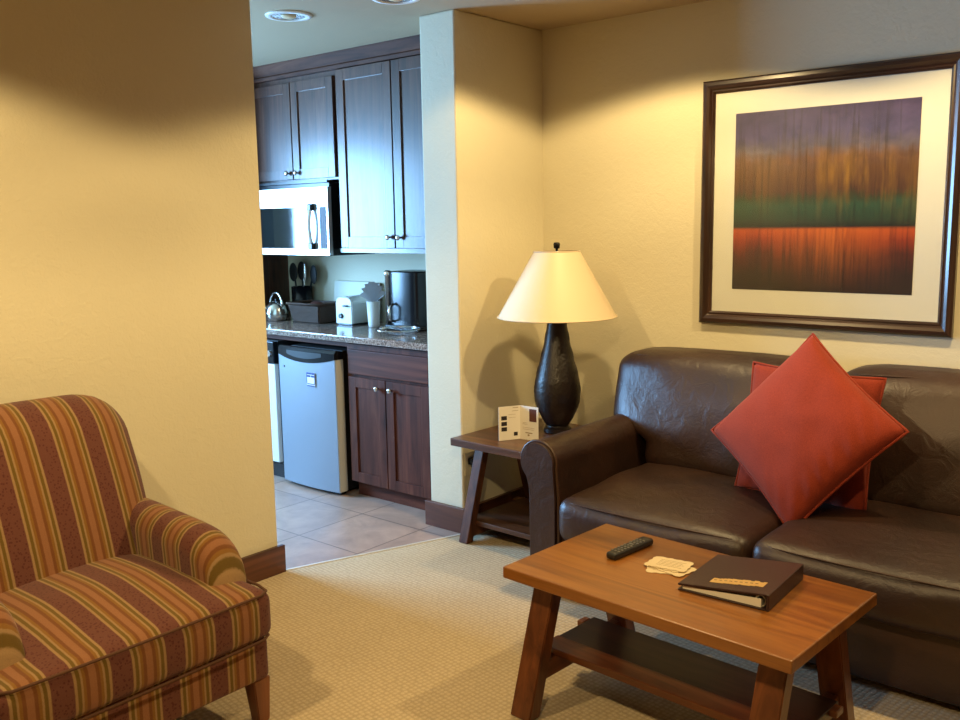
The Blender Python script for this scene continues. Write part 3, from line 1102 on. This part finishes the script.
# arms
def arm_mesh(sgn):
    bm = bmesh.new()
    rings = []
    yc, hw = 0.335 * sgn, 0.070
    xs = [-0.36 + 0.66 * k / 22 for k in range(23)] + [0.315, 0.328, 0.338, 0.345, 0.351, 0.354]
    for x in xs:
        top = 0.614 - 0.018 * sstep(-0.2, 0.3, x)
        if x > 0.12:
            q = min(1, (x - 0.12) / 0.226)
            top -= 0.115 * (1 - math.sqrt(max(0, 1 - q ** 3.4)))
        w = hw * (1.0 - 0.10 * sstep(0.25, 0.345, x) - 0.12 * sstep(0.345, 0.354, x))
        top -= 0.012 * sstep(0.345, 0.354, x)
        ring = [(x, yc - w * .86, 0.15), (x, yc - w * .90, 0.32)]
        zc = top - w
        for k in range(13):
            a = PI - PI * k / 12
            ring.append((x, yc + w * math.cos(a) * 1.03, zc + w * math.sin(a)))
        ring += [(x, yc + w * .90, 0.32), (x, yc + w * .86, 0.15)]
        rings.append(ring)
    loft(bm, rings)
    return bm


for s in (1, -1):
    a = obj('arm', arm_mesh(s), SX, t)
    autosmooth(a, 50)


def back_warp(p, u, v, w):
    # p.z local -0.30..0.30 ; thickness along x
    zt = (p.z + 0.29) / 0.58
    p.x -= 0.17 * zt + 0.05 * zt * zt
    p.z -= 0.055 * max(0, abs(v) - 0.55) ** 2 / 0.2 * sstep(0.5, 1.0, zt)
    p.z += 0.012 * (1 - v * v) * sstep(0.5, 1, zt)
    p.y *= 1 - 0.05 * (1 - zt)
    p.x -= 0.02 * abs(v) ** 3
    return p


bm = soft((0.19, 0.80, 0.62), 0.085, (0.03, 0, 0), (6, 18, 16), back_warp, (-0.125, 0, 0.640))
obj('backrest', bm, SY, t, True)
for x, y in ((0.41, 0.37), (0.41, -0.37), (-0.31, 0.37), (-0.31, -0.37)):
    bm = bmesh.new()
    s1 = 0.030
    s0 = 0.020
    sx = 0.012 if x > 0 else -0.02
    loft(bm, [[(x + sx - s0, y - s0, 0.005), (x + sx + s0, y - s0, 0.005), (x + sx + s0, y + s0, 0.005), (x + sx - s0, y + s0, 0.005)],
              [(x - s1, y - s1, 0.145), (x + s1, y - s1, 0.145), (x + s1, y + s1, 0.145), (x - s1, y + s1, 0.145)]])
    bmesh.ops.bevel(bm, geom=list(bm.edges), offset=0.003, segments=2, affect='EDGES')
    obj('leg', bm, MAT['chairleg'], t)

# ================================================================== SOFA
LX = -1.225
t = thing('sofa', 'dark brown leather two-seat sofa with rolled arms against the back wall', 'sofa', (LX, 2.85, 0))
LE = MAT['leather']
HWS = 0.965
obj('base', soft((1.84, 0.96, 0.24), 0.02, (0, 0, 0), (20, 8, 3), center=(0, 0.52, 0.155)), LE, t, True)
obj('back_frame', soft((1.90, 0.16, 0.79), 0.05, (0, 0, 0), (18, 4, 10), center=(0, 0.945, 0.46)), LE, t, True)


def arm_ring(sgn, y, k=1.0):
    cx, cz, r = 0.900, 0.558, 0.085 * k
    pts = []
    # circle from lower-outer round over the top to lower-inner
    a0, a1 = math.radians(-50), math.radians(190)
    col_o, col_i = 0.940, 0.806
    lst = [(col_o * 1, 0.035), (col_o, 0.38), (col_o + .003, 0.44)]
    for q in range(25):
        a = a0 + (a1 - a0) * q / 24
        lst.append((cx + r * math.cos(a), cz + r * math.sin(a)))
    lst += [(col_i, 0.42), (col_i, 0.035)]
    ccx, ccz = 0.873, 0.33
    for x, z in lst:
        if k != 1.0:
            x = ccx + (x - ccx) * (0.9 if z < 0.45 else 1)
        pts.append((sgn * x, y, z))
    return pts


for s in (-1, 1):
    bm = bmesh.new()
    rings = [arm_ring(s, 0.03), arm_ring(s, 0.05)] + [arm_ring(s, 0.05 + 0.88 * k / 10) for k in range(1, 11)]
    loft(bm, rings)
    am = obj('arm', bm, LE, t)
    autosmooth(am, 45)
    bm = bmesh.new()
    loft(bm, [arm_ring(s, 0.008, .93), arm_ring(s, 0.031, .97)])
    fp = obj('arm_front_panel', bm, LE, am)
    autosmooth(fp, 45)
    bm = bmesh.new()
    pts = [(x, 0.026, z) for x, y, z in arm_ring(s, 0)]
    tube(bm, pts, 0.0065, 8)
    obj('piping', bm, MAT['seam'], am, True)


def scush_warp(p, u, v, w):
    if w > 0:
        p.z += -0.012 * sstep(0.0, -1.0, v) + 0.010 * noise.noise(Vector((p.x * 5, p.y * 5, 1.0)))
    p.y += 0.006 * noise.noise(Vector((p.x * 6, p.z * 8, 4.0))) * (1 if v < 0 else 0)
    return p


for cx in (-0.395, 0.395):
    bm = soft((0.788, 0.72, 0.185), 0.05, (0.004, 0.018, 0.022), (22, 18, 5), scush_warp, (cx, 0.335, 0.355))
    cu = obj('seat_cushion', bm, LE, t, True)
    bm = bmesh.new()
    for z in (0.424,):
        pts = []
        for k in range(31):
            x = -0.335 + 0.67 * k / 30
            pts.append((cx + x, -0.006 - 0.016 * (1 - (x / .37) ** 2), z + (0.004 if z > .4 else 0)))
        tube(bm, pts, [0.0005 + 0.003 * math.sin(PI * k / 30) ** .5 for k in range(31)], 6)
    obj('seam', bm, MAT['seam'], cu, True)

for s in (-1, 1):
    def bw(p, u, v, w, s=s):
        zt = (p.z + 0.255) / 0.51
        # lean back
        p.y += 0.12 * zt
        # outer side spreads over the arm above arm height
        if s * u > 0:
            p.x += s * 0.195 * sstep(0.24, 0.44, zt) * abs(u)
        p.y -= 0.03 * math.sin(PI * min(1, max(0, zt))) * (1 - abs(u) ** 3) * (1 if v < 0 else 0)
        p.z += 0.010 * (1 - u * u) * sstep(.7, 1, zt) - 0.012 * sstep(.6, 1, abs(u)) * sstep(.7, 1, zt)
        p.y += 0.014 * noise.noise(Vector((p.x * 5, p.z * 6, 7.0 + s)))
        return p
    bm = soft((0.792, 0.24, 0.52), 0.07, (0.0, 0.02, 0.0), (24, 4, 20), bw, (s * 0.398, 0.735, 0.664))
    bc = obj('back_cushion', bm, LE, t, True)
    bm = bmesh.new()
    pts = []
    for k in range(31):
        q = -1 + 2 * k / 30
        x = s * 0.398 + q * 0.33
        if s * q > 0:
            x += s * 0.165 * abs(q)
        pts.append((x, 0.752 + 0.008 * math.cos(q * 5), 0.904 + 0.008 * (1 - q * q)))
    tube(bm, pts, [0.0005 + 0.0035 * math.sin(PI * k / 30) ** .5 for k in range(31)], 6)
    obj('seam', bm, MAT['seam'], bc, True)
for x in (-0.85, 0.85):
    for y in (0.10, 0.90):
        bm = bmesh.new()
        lathe(bm, [(0.022, 0.005), (0.028, 0.045)], 16, (x, y))
        obj('leg', bm, MAT['et_z'], t)


# ================================================================== THROW PILLOWS
def pillow(name, side, thick, label, loc, rot, seed):
    n = 36
    hs = side / 2
    bm = bmesh.new()

    def pos(i, j, sgn):
        u, v = -1 + 2 * i / n, -1 + 2 * j / n
        # edges draw in between the corners
        x = hs * u * (1 - 0.055 * (1 - v * v) ** 1.0 * abs(u) ** 2)
        y = hs * v * (1 - 0.055 * (1 - u * u) ** 1.0 * abs(v) ** 2)
        prof = max(0, (1 - u * u) * (1 - v * v)) ** 0.42
        z = sgn * thick / 2 * prof
        # pull wrinkles towards corners/edges
        edge = max(abs(u), abs(v))
        z += sgn * 0.006 * noise.noise(Vector((u * 3 + seed, v * 3, sgn))) * prof
        z += sgn * 0.007 * math.sin((u * 1.0 - v * 0.6) * 26 + seed + 3 * noise.noise(Vector((u * 2, v * 2, seed)))) * sstep(0.5, 0.9, edge) * sstep(0.0, -0.8, v) * prof
        return (x, y, z)
    top = {}
    bot = {}
    for i in range(n + 1):
        for j in range(n + 1):
            v = bm.verts.new(pos(i, j, 1))
            top[i, j] = v
            if i in (0, n) or j in (0, n):
                bot[i, j] = v
            else:
                bot[i, j] = bm.verts.new(pos(i, j, -1))
    for i in range(n):
        for j in range(n):
            bm.faces.new((top[i, j], top[i + 1, j], top[i + 1, j + 1], top[i, j + 1]))
            bm.faces.new((bot[i, j], bot[i, j + 1], bot[i + 1, j + 1], bot[i + 1, j]))
    root = thing(name, label, 'pillow', loc)
    root.rotation_euler = rot
    obj('cover', bm, MAT['red'], root, True)
    bm = bmesh.new()
    pts = []
    for i in range(n):
        pts.append(pos(i, 0, 1))
    for j in range(n):
        pts.append(pos(n, j, 1))
    for i in range(n, 0, -1):
        pts.append(pos(i, n, 1))
    for j in range(n, 0, -1):
        pts.append(pos(0, j, 1))
    tube(bm, pts, 0.0055, 6, True)
    obj('piping', bm, MAT['red'], root, True)
    return root


def rot_of(tilt, spin, yaw=0.0):
    # pillow plane XY -> upright facing -Y, leaning back by tilt, spun in its own plane
    m = Matrix.Rotation(yaw, 4, 'Z') @ Matrix.Rotation(PI / 2 - tilt, 4, 'X') @ Matrix.Rotation(spin, 4, 'Z')
    return m.to_euler()


pillow('throw_pillow', 0.50, 0.12, 'rust-red throw pillow standing square, behind the larger tilted one', (-1.245, 3.385, 0.690), rot_of(math.radians(12), math.radians(-2), 0), 2.0)
pillow('throw_pillow', 0.532, 0.20, 'large rust-red throw pillow turned on its corner in front', (-1.218, 3.262, 0.735), rot_of(math.radians(25), math.radians(54), math.radians(-9)), 5.0)


# ================================================================== TABLES
def plank_leg(bm, x0, x1, ytop0, ytop1, ybot0, ybot1, z0, z1):
    loft(bm, [[(x0, ybot0, z0), (x1, ybot0, z0), (x1, ybot1, z0), (x0, ybot1, z0)],
              [(x0, ytop0, z1), (x1, ytop0, z1), (x1, ytop1, z1), (x0, ytop1, z1)]])
    bmesh.ops.bevel(bm, geom=list(bm.edges), offset=0.003, segments=2, affect='EDGES')
    return bm


def a_frame_table(root, L, D, top_z, thick, mats, leg_w=0.078, leg_t=0.05, inset_x=0.050, foot=0.0, topin=0.10, shelf_z=0.155, sh_in=0.13):
    mt, ml, mr, ms, msd = mats
    hx, hy = L / 2, D / 2
    obj('tabletop', B(-hx, hx, -hy, hy, top_z - thick, top_z, 0.004, 3), mt, root)
    zt = top_z - thick
    obj('apron', B(-hx + inset_x + .02, hx - inset_x - .02, -hy + topin + .012, hy - topin - .012, zt - 0.032, zt - .0005, 0.003), ms, root)
    for sx in (-1, 1):
        xa = sx * (hx - inset_x)
        xb = sx * (hx - inset_x - leg_w)
        x0, x1 = min(xa, xb), max(xa, xb)
        for sy in (-1, 1):
            yt, yb = sy * (hy - topin), sy * (hy - foot)
            bm = bmesh.new()
            a = sorted((yt, yt - sy * leg_t))
            b = sorted((yb, yb - sy * leg_t))
            plank_leg(bm, x0, x1, a[0], a[1], b[0], b[1], 0.006, zt)
            obj('leg', bm, ml, root)
        k = (shelf_z - 0.02) / zt
        ye = hy - (foot + (topin - foot) * k) - 0.02
        xm = (x0 + x1) / 2
        obj('stretcher', B(xm - .018, xm + .018, -ye, ye, shelf_z - 0.055, shelf_z - 0.0005, 0.003), mr, root)
    # slatted shelf: outer boards and recessed darker panel, tenons poking past the stretchers
    xs = hx - inset_x + 0.03
    d = hy - sh_in
    bw = 0.085
    xi = hx - inset_x - leg_w / 2 + .045
    sh = obj('shelf', B(-xi, xi, -d, -d + bw, shelf_z, shelf_z + 0.024, 0.003), ms, root)
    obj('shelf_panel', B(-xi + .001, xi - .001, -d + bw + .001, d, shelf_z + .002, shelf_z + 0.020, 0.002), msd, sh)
    for sx in (-1, 1):
        for yy in (-d + bw / 2, d - bw / 2):
            xa, xb = sorted((sx * (xi - .002), sx * (xi + 0.022)))
            obj('tenon', B(xa, xb, yy - .022, yy + .022, shelf_z + .002, shelf_z + .022, 0.003), ms, sh)


t = thing('coffee_table', 'rustic honey-brown wooden coffee table with A-frame legs and low shelf', 'coffee table', (-1.214, 2.342, 0), math.radians(-3.4))
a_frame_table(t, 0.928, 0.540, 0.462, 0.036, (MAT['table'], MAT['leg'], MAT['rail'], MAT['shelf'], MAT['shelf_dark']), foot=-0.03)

t = thing('end_table', 'dark wooden end table with slanted legs between sofa and stub wall', 'end table', (-2.535, 3.415, 0), math.radians(-1.5))
a_frame_table(t, 0.560, 0.600, 0.510, 0.036, (MAT['et'], MAT['et_z'], MAT['et_z'], MAT['et'], MAT['shelf_dark']), leg_w=0.055, leg_t=0.045, inset_x=0.03, foot=0.01, topin=0.15, shelf_z=0.082, sh_in=0.075)

# ================================================================== LAMP
t = thing('table_lamp', 'table lamp with cream conical shade and dark hammered body on the end table', 'lamp', (-2.490, 3.520, 0.511))
bm = bmesh.new()
prof = [(0.060, 0.0), (0.066, 0.004), (0.066, 0.022), (0.052, 0.030), (0.050, 0.040)]
lathe(bm, prof, 36)
autosmooth(obj('base', bm, MAT['bronze'], t))
bm = bmesh.new()
prof = [(0.050, 0.036)]
for k in range(1, 25):
    q = k / 24
    z = 0.036 + q * 0.50
    r = 0.050 + 0.075 * math.sin(PI * min(1, q * 1.55) ** 0.85) if q < 0.30 else None
    prof.append((0, z))
ctrl = [(0.036, 0.052), (0.07, 0.074), (0.11, 0.095), (0.16, 0.108), (0.20, 0.110), (0.25, 0.105), (0.31, 0.091), (0.37, 0.075), (0.43, 0.061), (0.49, 0.050), (0.545, 0.043)]
def body_r(z):
    for (z0, r0), (z1, r1) in zip(ctrl, ctrl[1:]):
        if z <= z1:
            return r0 + (r1 - r0) * (z - z0) / (z1 - z0)
    return ctrl[-1][1]
rings = []
NZ, NS = 44, 48
for i in range(NZ + 1):
    z = 0.036 + 0.509 * i / NZ
    rings.append([])
    for k in range(NS):
        a = 2 * PI * k / NS
        r = body_r(z) + 0.0022 * math.cos(k * PI * 0.5 * 2) * (1 if i % 2 else -1) * (0.5 + 0.5 * math.sin(i * .9))
        rings[-1].append((r * math.cos(a), r * math.sin(a), z))
bm.free()
bm = loft(bmesh.new(), rings)
obj('body', bm, MAT['bronze'], t, True)
bm = bmesh.new()
lathe(bm, [(0.012, 0.545), (0.012, 0.855), (0.006, 0.86)], 12)
obj('stem', bm, MAT['metal'], t, True)
bm = bmesh.new()
lathe(bm, [(0.327, 0.540), (0.330, 0.537), (0.129, 0.850), (0.126, 0.850)], 64, cap=False)
b3 = bm
bm = bmesh.new()
seg = 64
ro = [[(r * math.cos(2 * PI * k / seg), r * math.sin(2 * PI * k / seg), z) for k in range(seg)] for r, z in ((0.278, 0.552), (0.106, 0.858), (0.103, 0.858), (0.274, 0.552))]
b3.free()
loft(bm, ro, closed=True)
sh = obj('lamp_shade', bm, MAT['shade'], t)
autosmooth(sh, 40)
for z, r in ((0.554, 0.2790), (0.856, 0.1070)):
    bm = bmesh.new()
    tube(bm, [(r * math.cos(2 * PI * k / 64), r * math.sin(2 * PI * k / 64), z) for k in range(64)], 0.003, 6, True)
    obj('shade_trim', bm, MAT['shade'], sh, True)
bm = bmesh.new()
for k in range(3):
    a = 2 * PI * k / 3 + .3
    tube(bm, [(0, 0, 0.850), (0.106 * math.cos(a), 0.106 * math.sin(a), 0.846)], 0.002, 6)
obj('shade_spider', bm, MAT['metal'], sh)
bm = bmesh.new()
lathe(bm, [(0.006, 0.852), (0.006, 0.868), (0.014, 0.871), (0.016, 0.890), (0.013, 0.897), (0.003, 0.898)], 16)
obj('finial', bm, MAT['black'], t, True)

# ================================================================== BROCHURE
t = thing('folded_brochure', 'white folded brochure standing open on the end table before the lamp', 'brochure', (-2.545, 3.30, 0.511))
P0, PA, PB = Vector((0, 0, 0)), Vector((-0.052, -0.093, 0)), Vector((0.102, 0.004, 0))
HB = 0.158


def panel(P, Q):
    d = (Q - P)
    nrm = Vector((d.y, -d.x, 0)).normalized()
    if nrm.y > 0:
        nrm = -nrm
    bm = bmesh.new()
    th = 0.0007
    loft(bm, [[P - nrm * th, Q - nrm * th, Q + nrm * th, P + nrm * th], [p + Vector((0, 0, HB)) for p in (P - nrm * th, Q - nrm * th, Q + nrm * th, P + nrm * th)]])
    return bm, d, nrm


def marks(P, Q, rects):
    d = Q - P
    nrm = Vector((d.y, -d.x, 0)).normalized()
    # face the camera
    if nrm.dot(Vector((2.5, -3.3, 0))) < 0:
        nrm = -nrm
    bm = bmesh.new()
    for u0, u1, v0, v1 in rects:
        q = [P + d * u0 + Vector((0, 0, HB * v0)), P + d * u1 + Vector((0, 0, HB * v0)), P + d * u1 + Vector((0, 0, HB * v1)), P + d * u0 + Vector((0, 0, HB * v1))]
        loft(bm, [[p + nrm * 0.0008 for p in q], [p + nrm * 0.0012 for p in q]])
    return bm


bm, _, _ = panel(P0, PA)
pl = obj('panel', bm, MAT['paper'], t)
obj('printed_pictures', marks(P0, PA, [(0.62, 0.88, .60, .72), (0.62, 0.88, .43, .55), (0.62, 0.88, .27, .39), (0.12, 0.30, .11, .22)]), MAT['ink'], pl)
obj('printed_lines', marks(P0, PA, [(0.08, 0.35, .94, .955), (0.08, 0.38, .85, .86), (0.2, .55, .75, .756), (0.2, .55, .66, .666)]), MAT['cardline'], pl)
bm, _, _ = panel(P0, PB)
pr = obj('panel', bm, MAT['paper'], t)
obj('printed_pictures', marks(P0, PB, [(0.52, 0.90, .56, .93)]), MAT['brownink'], pr)
obj('printed_lines', marks(P0, PB, [(0.3, 0.68, .20, .225), (0.42, 0.52, .12, .17), (0.15, .4, .5, .507), (0.15, .4, .46, .467), (.15, .8, .36, .366), (.15, .75, .31, .316)]), MAT['cardline'], pr)

# ================================================================== THINGS ON THE COFFEE TABLE
TZ = 0.4625
t = thing('remote_control', 'slim black remote control lying on the coffee table', 'remote', (-1.452, 2.448, TZ), math.radians(-5))
bm = soft((0.046, 0.205, 0.022), 0.009, (0, 0, 0.001), (4, 12, 2), lambda p, u, v, w: Vector((p.x * (1 - 0.08 * (1 - v)), p.y, p.z)), (0, 0, 0.011))
bd = obj('body', bm, MAT['remote'], t, True)
bm = bmesh.new()
for r in range(9):
    for c in range(3):
        if r in (5,) and c != 1:
            continue
        x, y = -0.013 + c * 0.013, -0.075 + r * 0.0165
        s = 0.0035 if r != 5 else 0.009
        box(bm, x - s, x + s, y - 0.003, y + 0.003, 0.0215, 0.0245, 0.001)
obj('buttons', bm, MAT['button'], bd)


def scallop_card(name, w, d, n=11, amp=0.004):
    pts = []
    for (ax, ay, bx, by) in ((-w, -d, w, -d), (w, -d, w, d), (w, d, -w, d), (-w, d, -w, -d)):
        L = math.hypot(bx - ax, by - ay)
        nn = max(4, int(L / 0.012) // 2 * 2)
        nx, ny = (by - ay) / L, -(bx - ax) / L
        for k in range(nn):
            q = k / nn
            a = amp if k % 2 else 0
            pts.append((ax + (bx - ax) * q + nx * a, ay + (by - ay) * q + ny * a))
    bm = bmesh.new()
    loft(bm, [[(x, y, 0) for x, y in pts], [(x, y, 0.0016) for x, y in pts]])
    return obj(name, bm, MAT['cream'])


cards = (
    (-1.288, 2.388, 0, 24, 'tan scalloped paper card, bottommost of the small pile on the coffee table'),
    (-1.272, 2.398, 1, -10, 'tan scalloped paper card lying second from the bottom of the small pile'),
    (-1.298, 2.408, 2, 2, 'tan scalloped paper card lying directly under the top one of the pile'),
    (-1.286, 2.412, 3, 8, 'tan scalloped paper card with faint lines lying on top of the pile'),
)
proto = None
for x, y, k, a, lab in cards:
    if proto is None:
        proto = scallop_card('paper_card', 0.056, 0.042)
        bm = bmesh.new()
        for i in range(5):
            box(bm, -0.04, 0.04 - 0.008 * (i % 2), 0.022 - i * 0.011, 0.0235 - i * 0.011, 0.0016, 0.0019)
        obj('printed_lines', bm, MAT['cardline'], proto)
        c = proto
    else:
        c = dup(proto)
    c.location = (x, y, TZ + 0.0022 * k)
    c.rotation_euler = (0, 0, math.radians(a))
    tag(c, lab, 'card', 'scalloped paper cards on the coffee table')

# binder: spine to the right, thin edge to the left
t = thing('binder', 'dark brown ring binder with gold lettering strip on the coffee table', 'binder', (-1.062, 2.410, TZ), math.radians(2.5))
bx, by = 0.130, 0.140
th0, th1 = 0.020, 0.047     # closed height at the opening side, at the spine
bm = bmesh.new()
box(bm, -bx, bx, -by, by, 0, 0.004, 0.0015)
obj('bottom_cover', bm, MAT['binder'], t)
bm = bmesh.new()
loft(bm, [[(-bx, -by, th0 - .006), (bx, -by, th1 - .005), (bx, -by, th1), (-bx, -by, th0)],
          [(-bx, by, th0 - .006), (bx, by, th1 - .005), (bx, by, th1), (-bx, by, th0)]])
bmesh.ops.bevel(bm, geom=list(bm.edges), offset=0.0015, segments=2, affect='EDGES')
tc_ = obj('top_cover', bm, MAT['binder'], t)
obj('spine', B(bx - 0.003, bx + 0.004, -by, by, 0.0, th1, 0.002), MAT['binder'], t)
bm = bmesh.new()
loft(bm, [[(-bx + .012, -by + .008, .0045), (bx - .02, -by + .008, .0045), (bx - .02, -by + .008, .028), (-bx + .012, -by + .008, .0125)],
          [(-bx + .012, by - .008, .0045), (bx - .02, by - .008, .0045), (bx - .02, by - .008, .028), (-bx + .012, by - .008, .0125)]])
obj('pages', bm, MAT['paper'], t)
for y in (-0.128, 0.0, 0.09):
    bm = bmesh.new()
    tube(bm, [(bx - .022 + 0.014 * math.cos(a), y, .022 + 0.016 * math.sin(a)) for a in [2 * PI * k / 14 for k in range(14)]], 0.002, 6, True)
    obj('ring', bm, MAT['metal'], t)
# gold lettering strip: ragged worn foil band
bm = bmesh.new()
slope = (th1 - th0) / (2 * bx)
def top_at(x):
    return th0 + (x + bx) * slope
random.seed(3)
x = -0.052
while x < 0.088:
    w = random.uniform(0.008, 0.014)
    y0, y1 = -0.098 - random.uniform(0, .004), -0.062 + random.uniform(-0.006, .004)
    y0 += (x + .05) * 0.10
    y1 += (x + .05) * 0.10
    loft(bm, [[(x, y0, top_at(x) + .0003), (x + w + .0015, y0, top_at(x + w) + .0003), (x + w + .0015, y1, top_at(x + w) + .0003), (x, y1, top_at(x) + .0003)],
              [(x, y0, top_at(x) + .0012), (x + w + .0015, y0, top_at(x + w) + .0012), (x + w + .0015, y1, top_at(x + w) + .0012), (x, y1, top_at(x) + .0012)]])
    x += w
st = obj('gold_strip', bm, MAT['gold'], tc_)
bm = bmesh.new()
for k in range(9):
    xx = -0.046 + k * 0.0145
    yy = -0.083 + (xx + .05) * .10
    loft(bm, [[(xx, yy, top_at(xx) + .0013), (xx + .008, yy, top_at(xx + .008) + .0013), (xx + .008, yy + .004, top_at(xx + .008) + .0013), (xx, yy + .004, top_at(xx) + .0013)],
              [(xx, yy, top_at(xx) + .0018), (xx + .008, yy, top_at(xx + .008) + .0018), (xx + .008, yy + .004, top_at(xx + .008) + .0018), (xx, yy + .004, top_at(xx) + .0018)]])
obj('lettering', bm, MAT['cardline'], st)

# ================================================================== PICTURE
t = thing('framed_picture', 'large dark-framed abstract landscape print hanging above the sofa', 'picture', (-1.4235, YB - 0.001, 1.571))
FX, FZ, FW = 0.5375, 0.540, 0.056
# moulded frame, mitred
def frame_side(bm, p0, p1, inward):
    # profile (offset inward, depth towards the room)
    prof = [(0, 0.0), (0, -0.026), (0.008, -0.034), (0.022, -0.036), (0.034, -0.030), (0.042, -0.022), (0.048, -0.024), (0.056, -0.016), (0.056, 0.0)]
    rings = []
    for p, mit in ((p0, 1), (p1, -1)):
        d = (p1 - p0).normalized()
        ring = []
        for o_, y_ in prof:
            q = p + inward * o_ + d * (mit * o_)
            ring.append((q.x, y_, q.z))
        rings.append(ring)
    loft(bm, rings)


c4 = [Vector((-FX, 0, -FZ)), Vector((FX, 0, -FZ)), Vector((FX, 0, FZ)), Vector((-FX, 0, FZ))]
inn = [Vector((0, 0, 1)), Vector((-1, 0, 0)), Vector((0, 0, -1)), Vector((1, 0, 0))]
for hor, ids in (('frame_h', (0, 2)), ('frame', (1, 3))):
    for i in ids:
        bm = bmesh.new()
        frame_side(bm, c4[i], c4[(i + 1) % 4], inn[i])
        obj('frame_rail' if hor == 'frame_h' else 'frame_stile', bm, MAT[hor], t)
obj('mat_board', B(-FX + .05, FX - .05, -0.010, -0.006, -FZ + .05, FZ - .05), MAT['matboard'], t)
PW, PH = 0.764, 0.770
o = obj('art_print', B(0, PW, -0.0112, -0.0101, 0, PH), print_mat(PW, PH), t)
o.location = (-1.808 + 1.4235, 0, 1.190 - 1.571)
obj('glass', B(-FX + .05, FX - .05, -0.0155, -0.0135, -FZ + .05, FZ - .05), MAT['glass'], t)

# ================================================================== OUTLET behind the end table
t = thing('wall_outlet', 'wall outlet with a dark plug on the stub wall behind the end table', 'outlet', (PX1 + .0005, 3.31, 0.34))
obj('cover_plate', B(0, 0.003, -0.035, 0.035, -0.057, 0.057, 0.001), MAT['wall'], t)
obj('plug', B(0.003, 0.034, -0.016, 0.016, -0.002, 0.030, 0.004), MAT['black'], t)
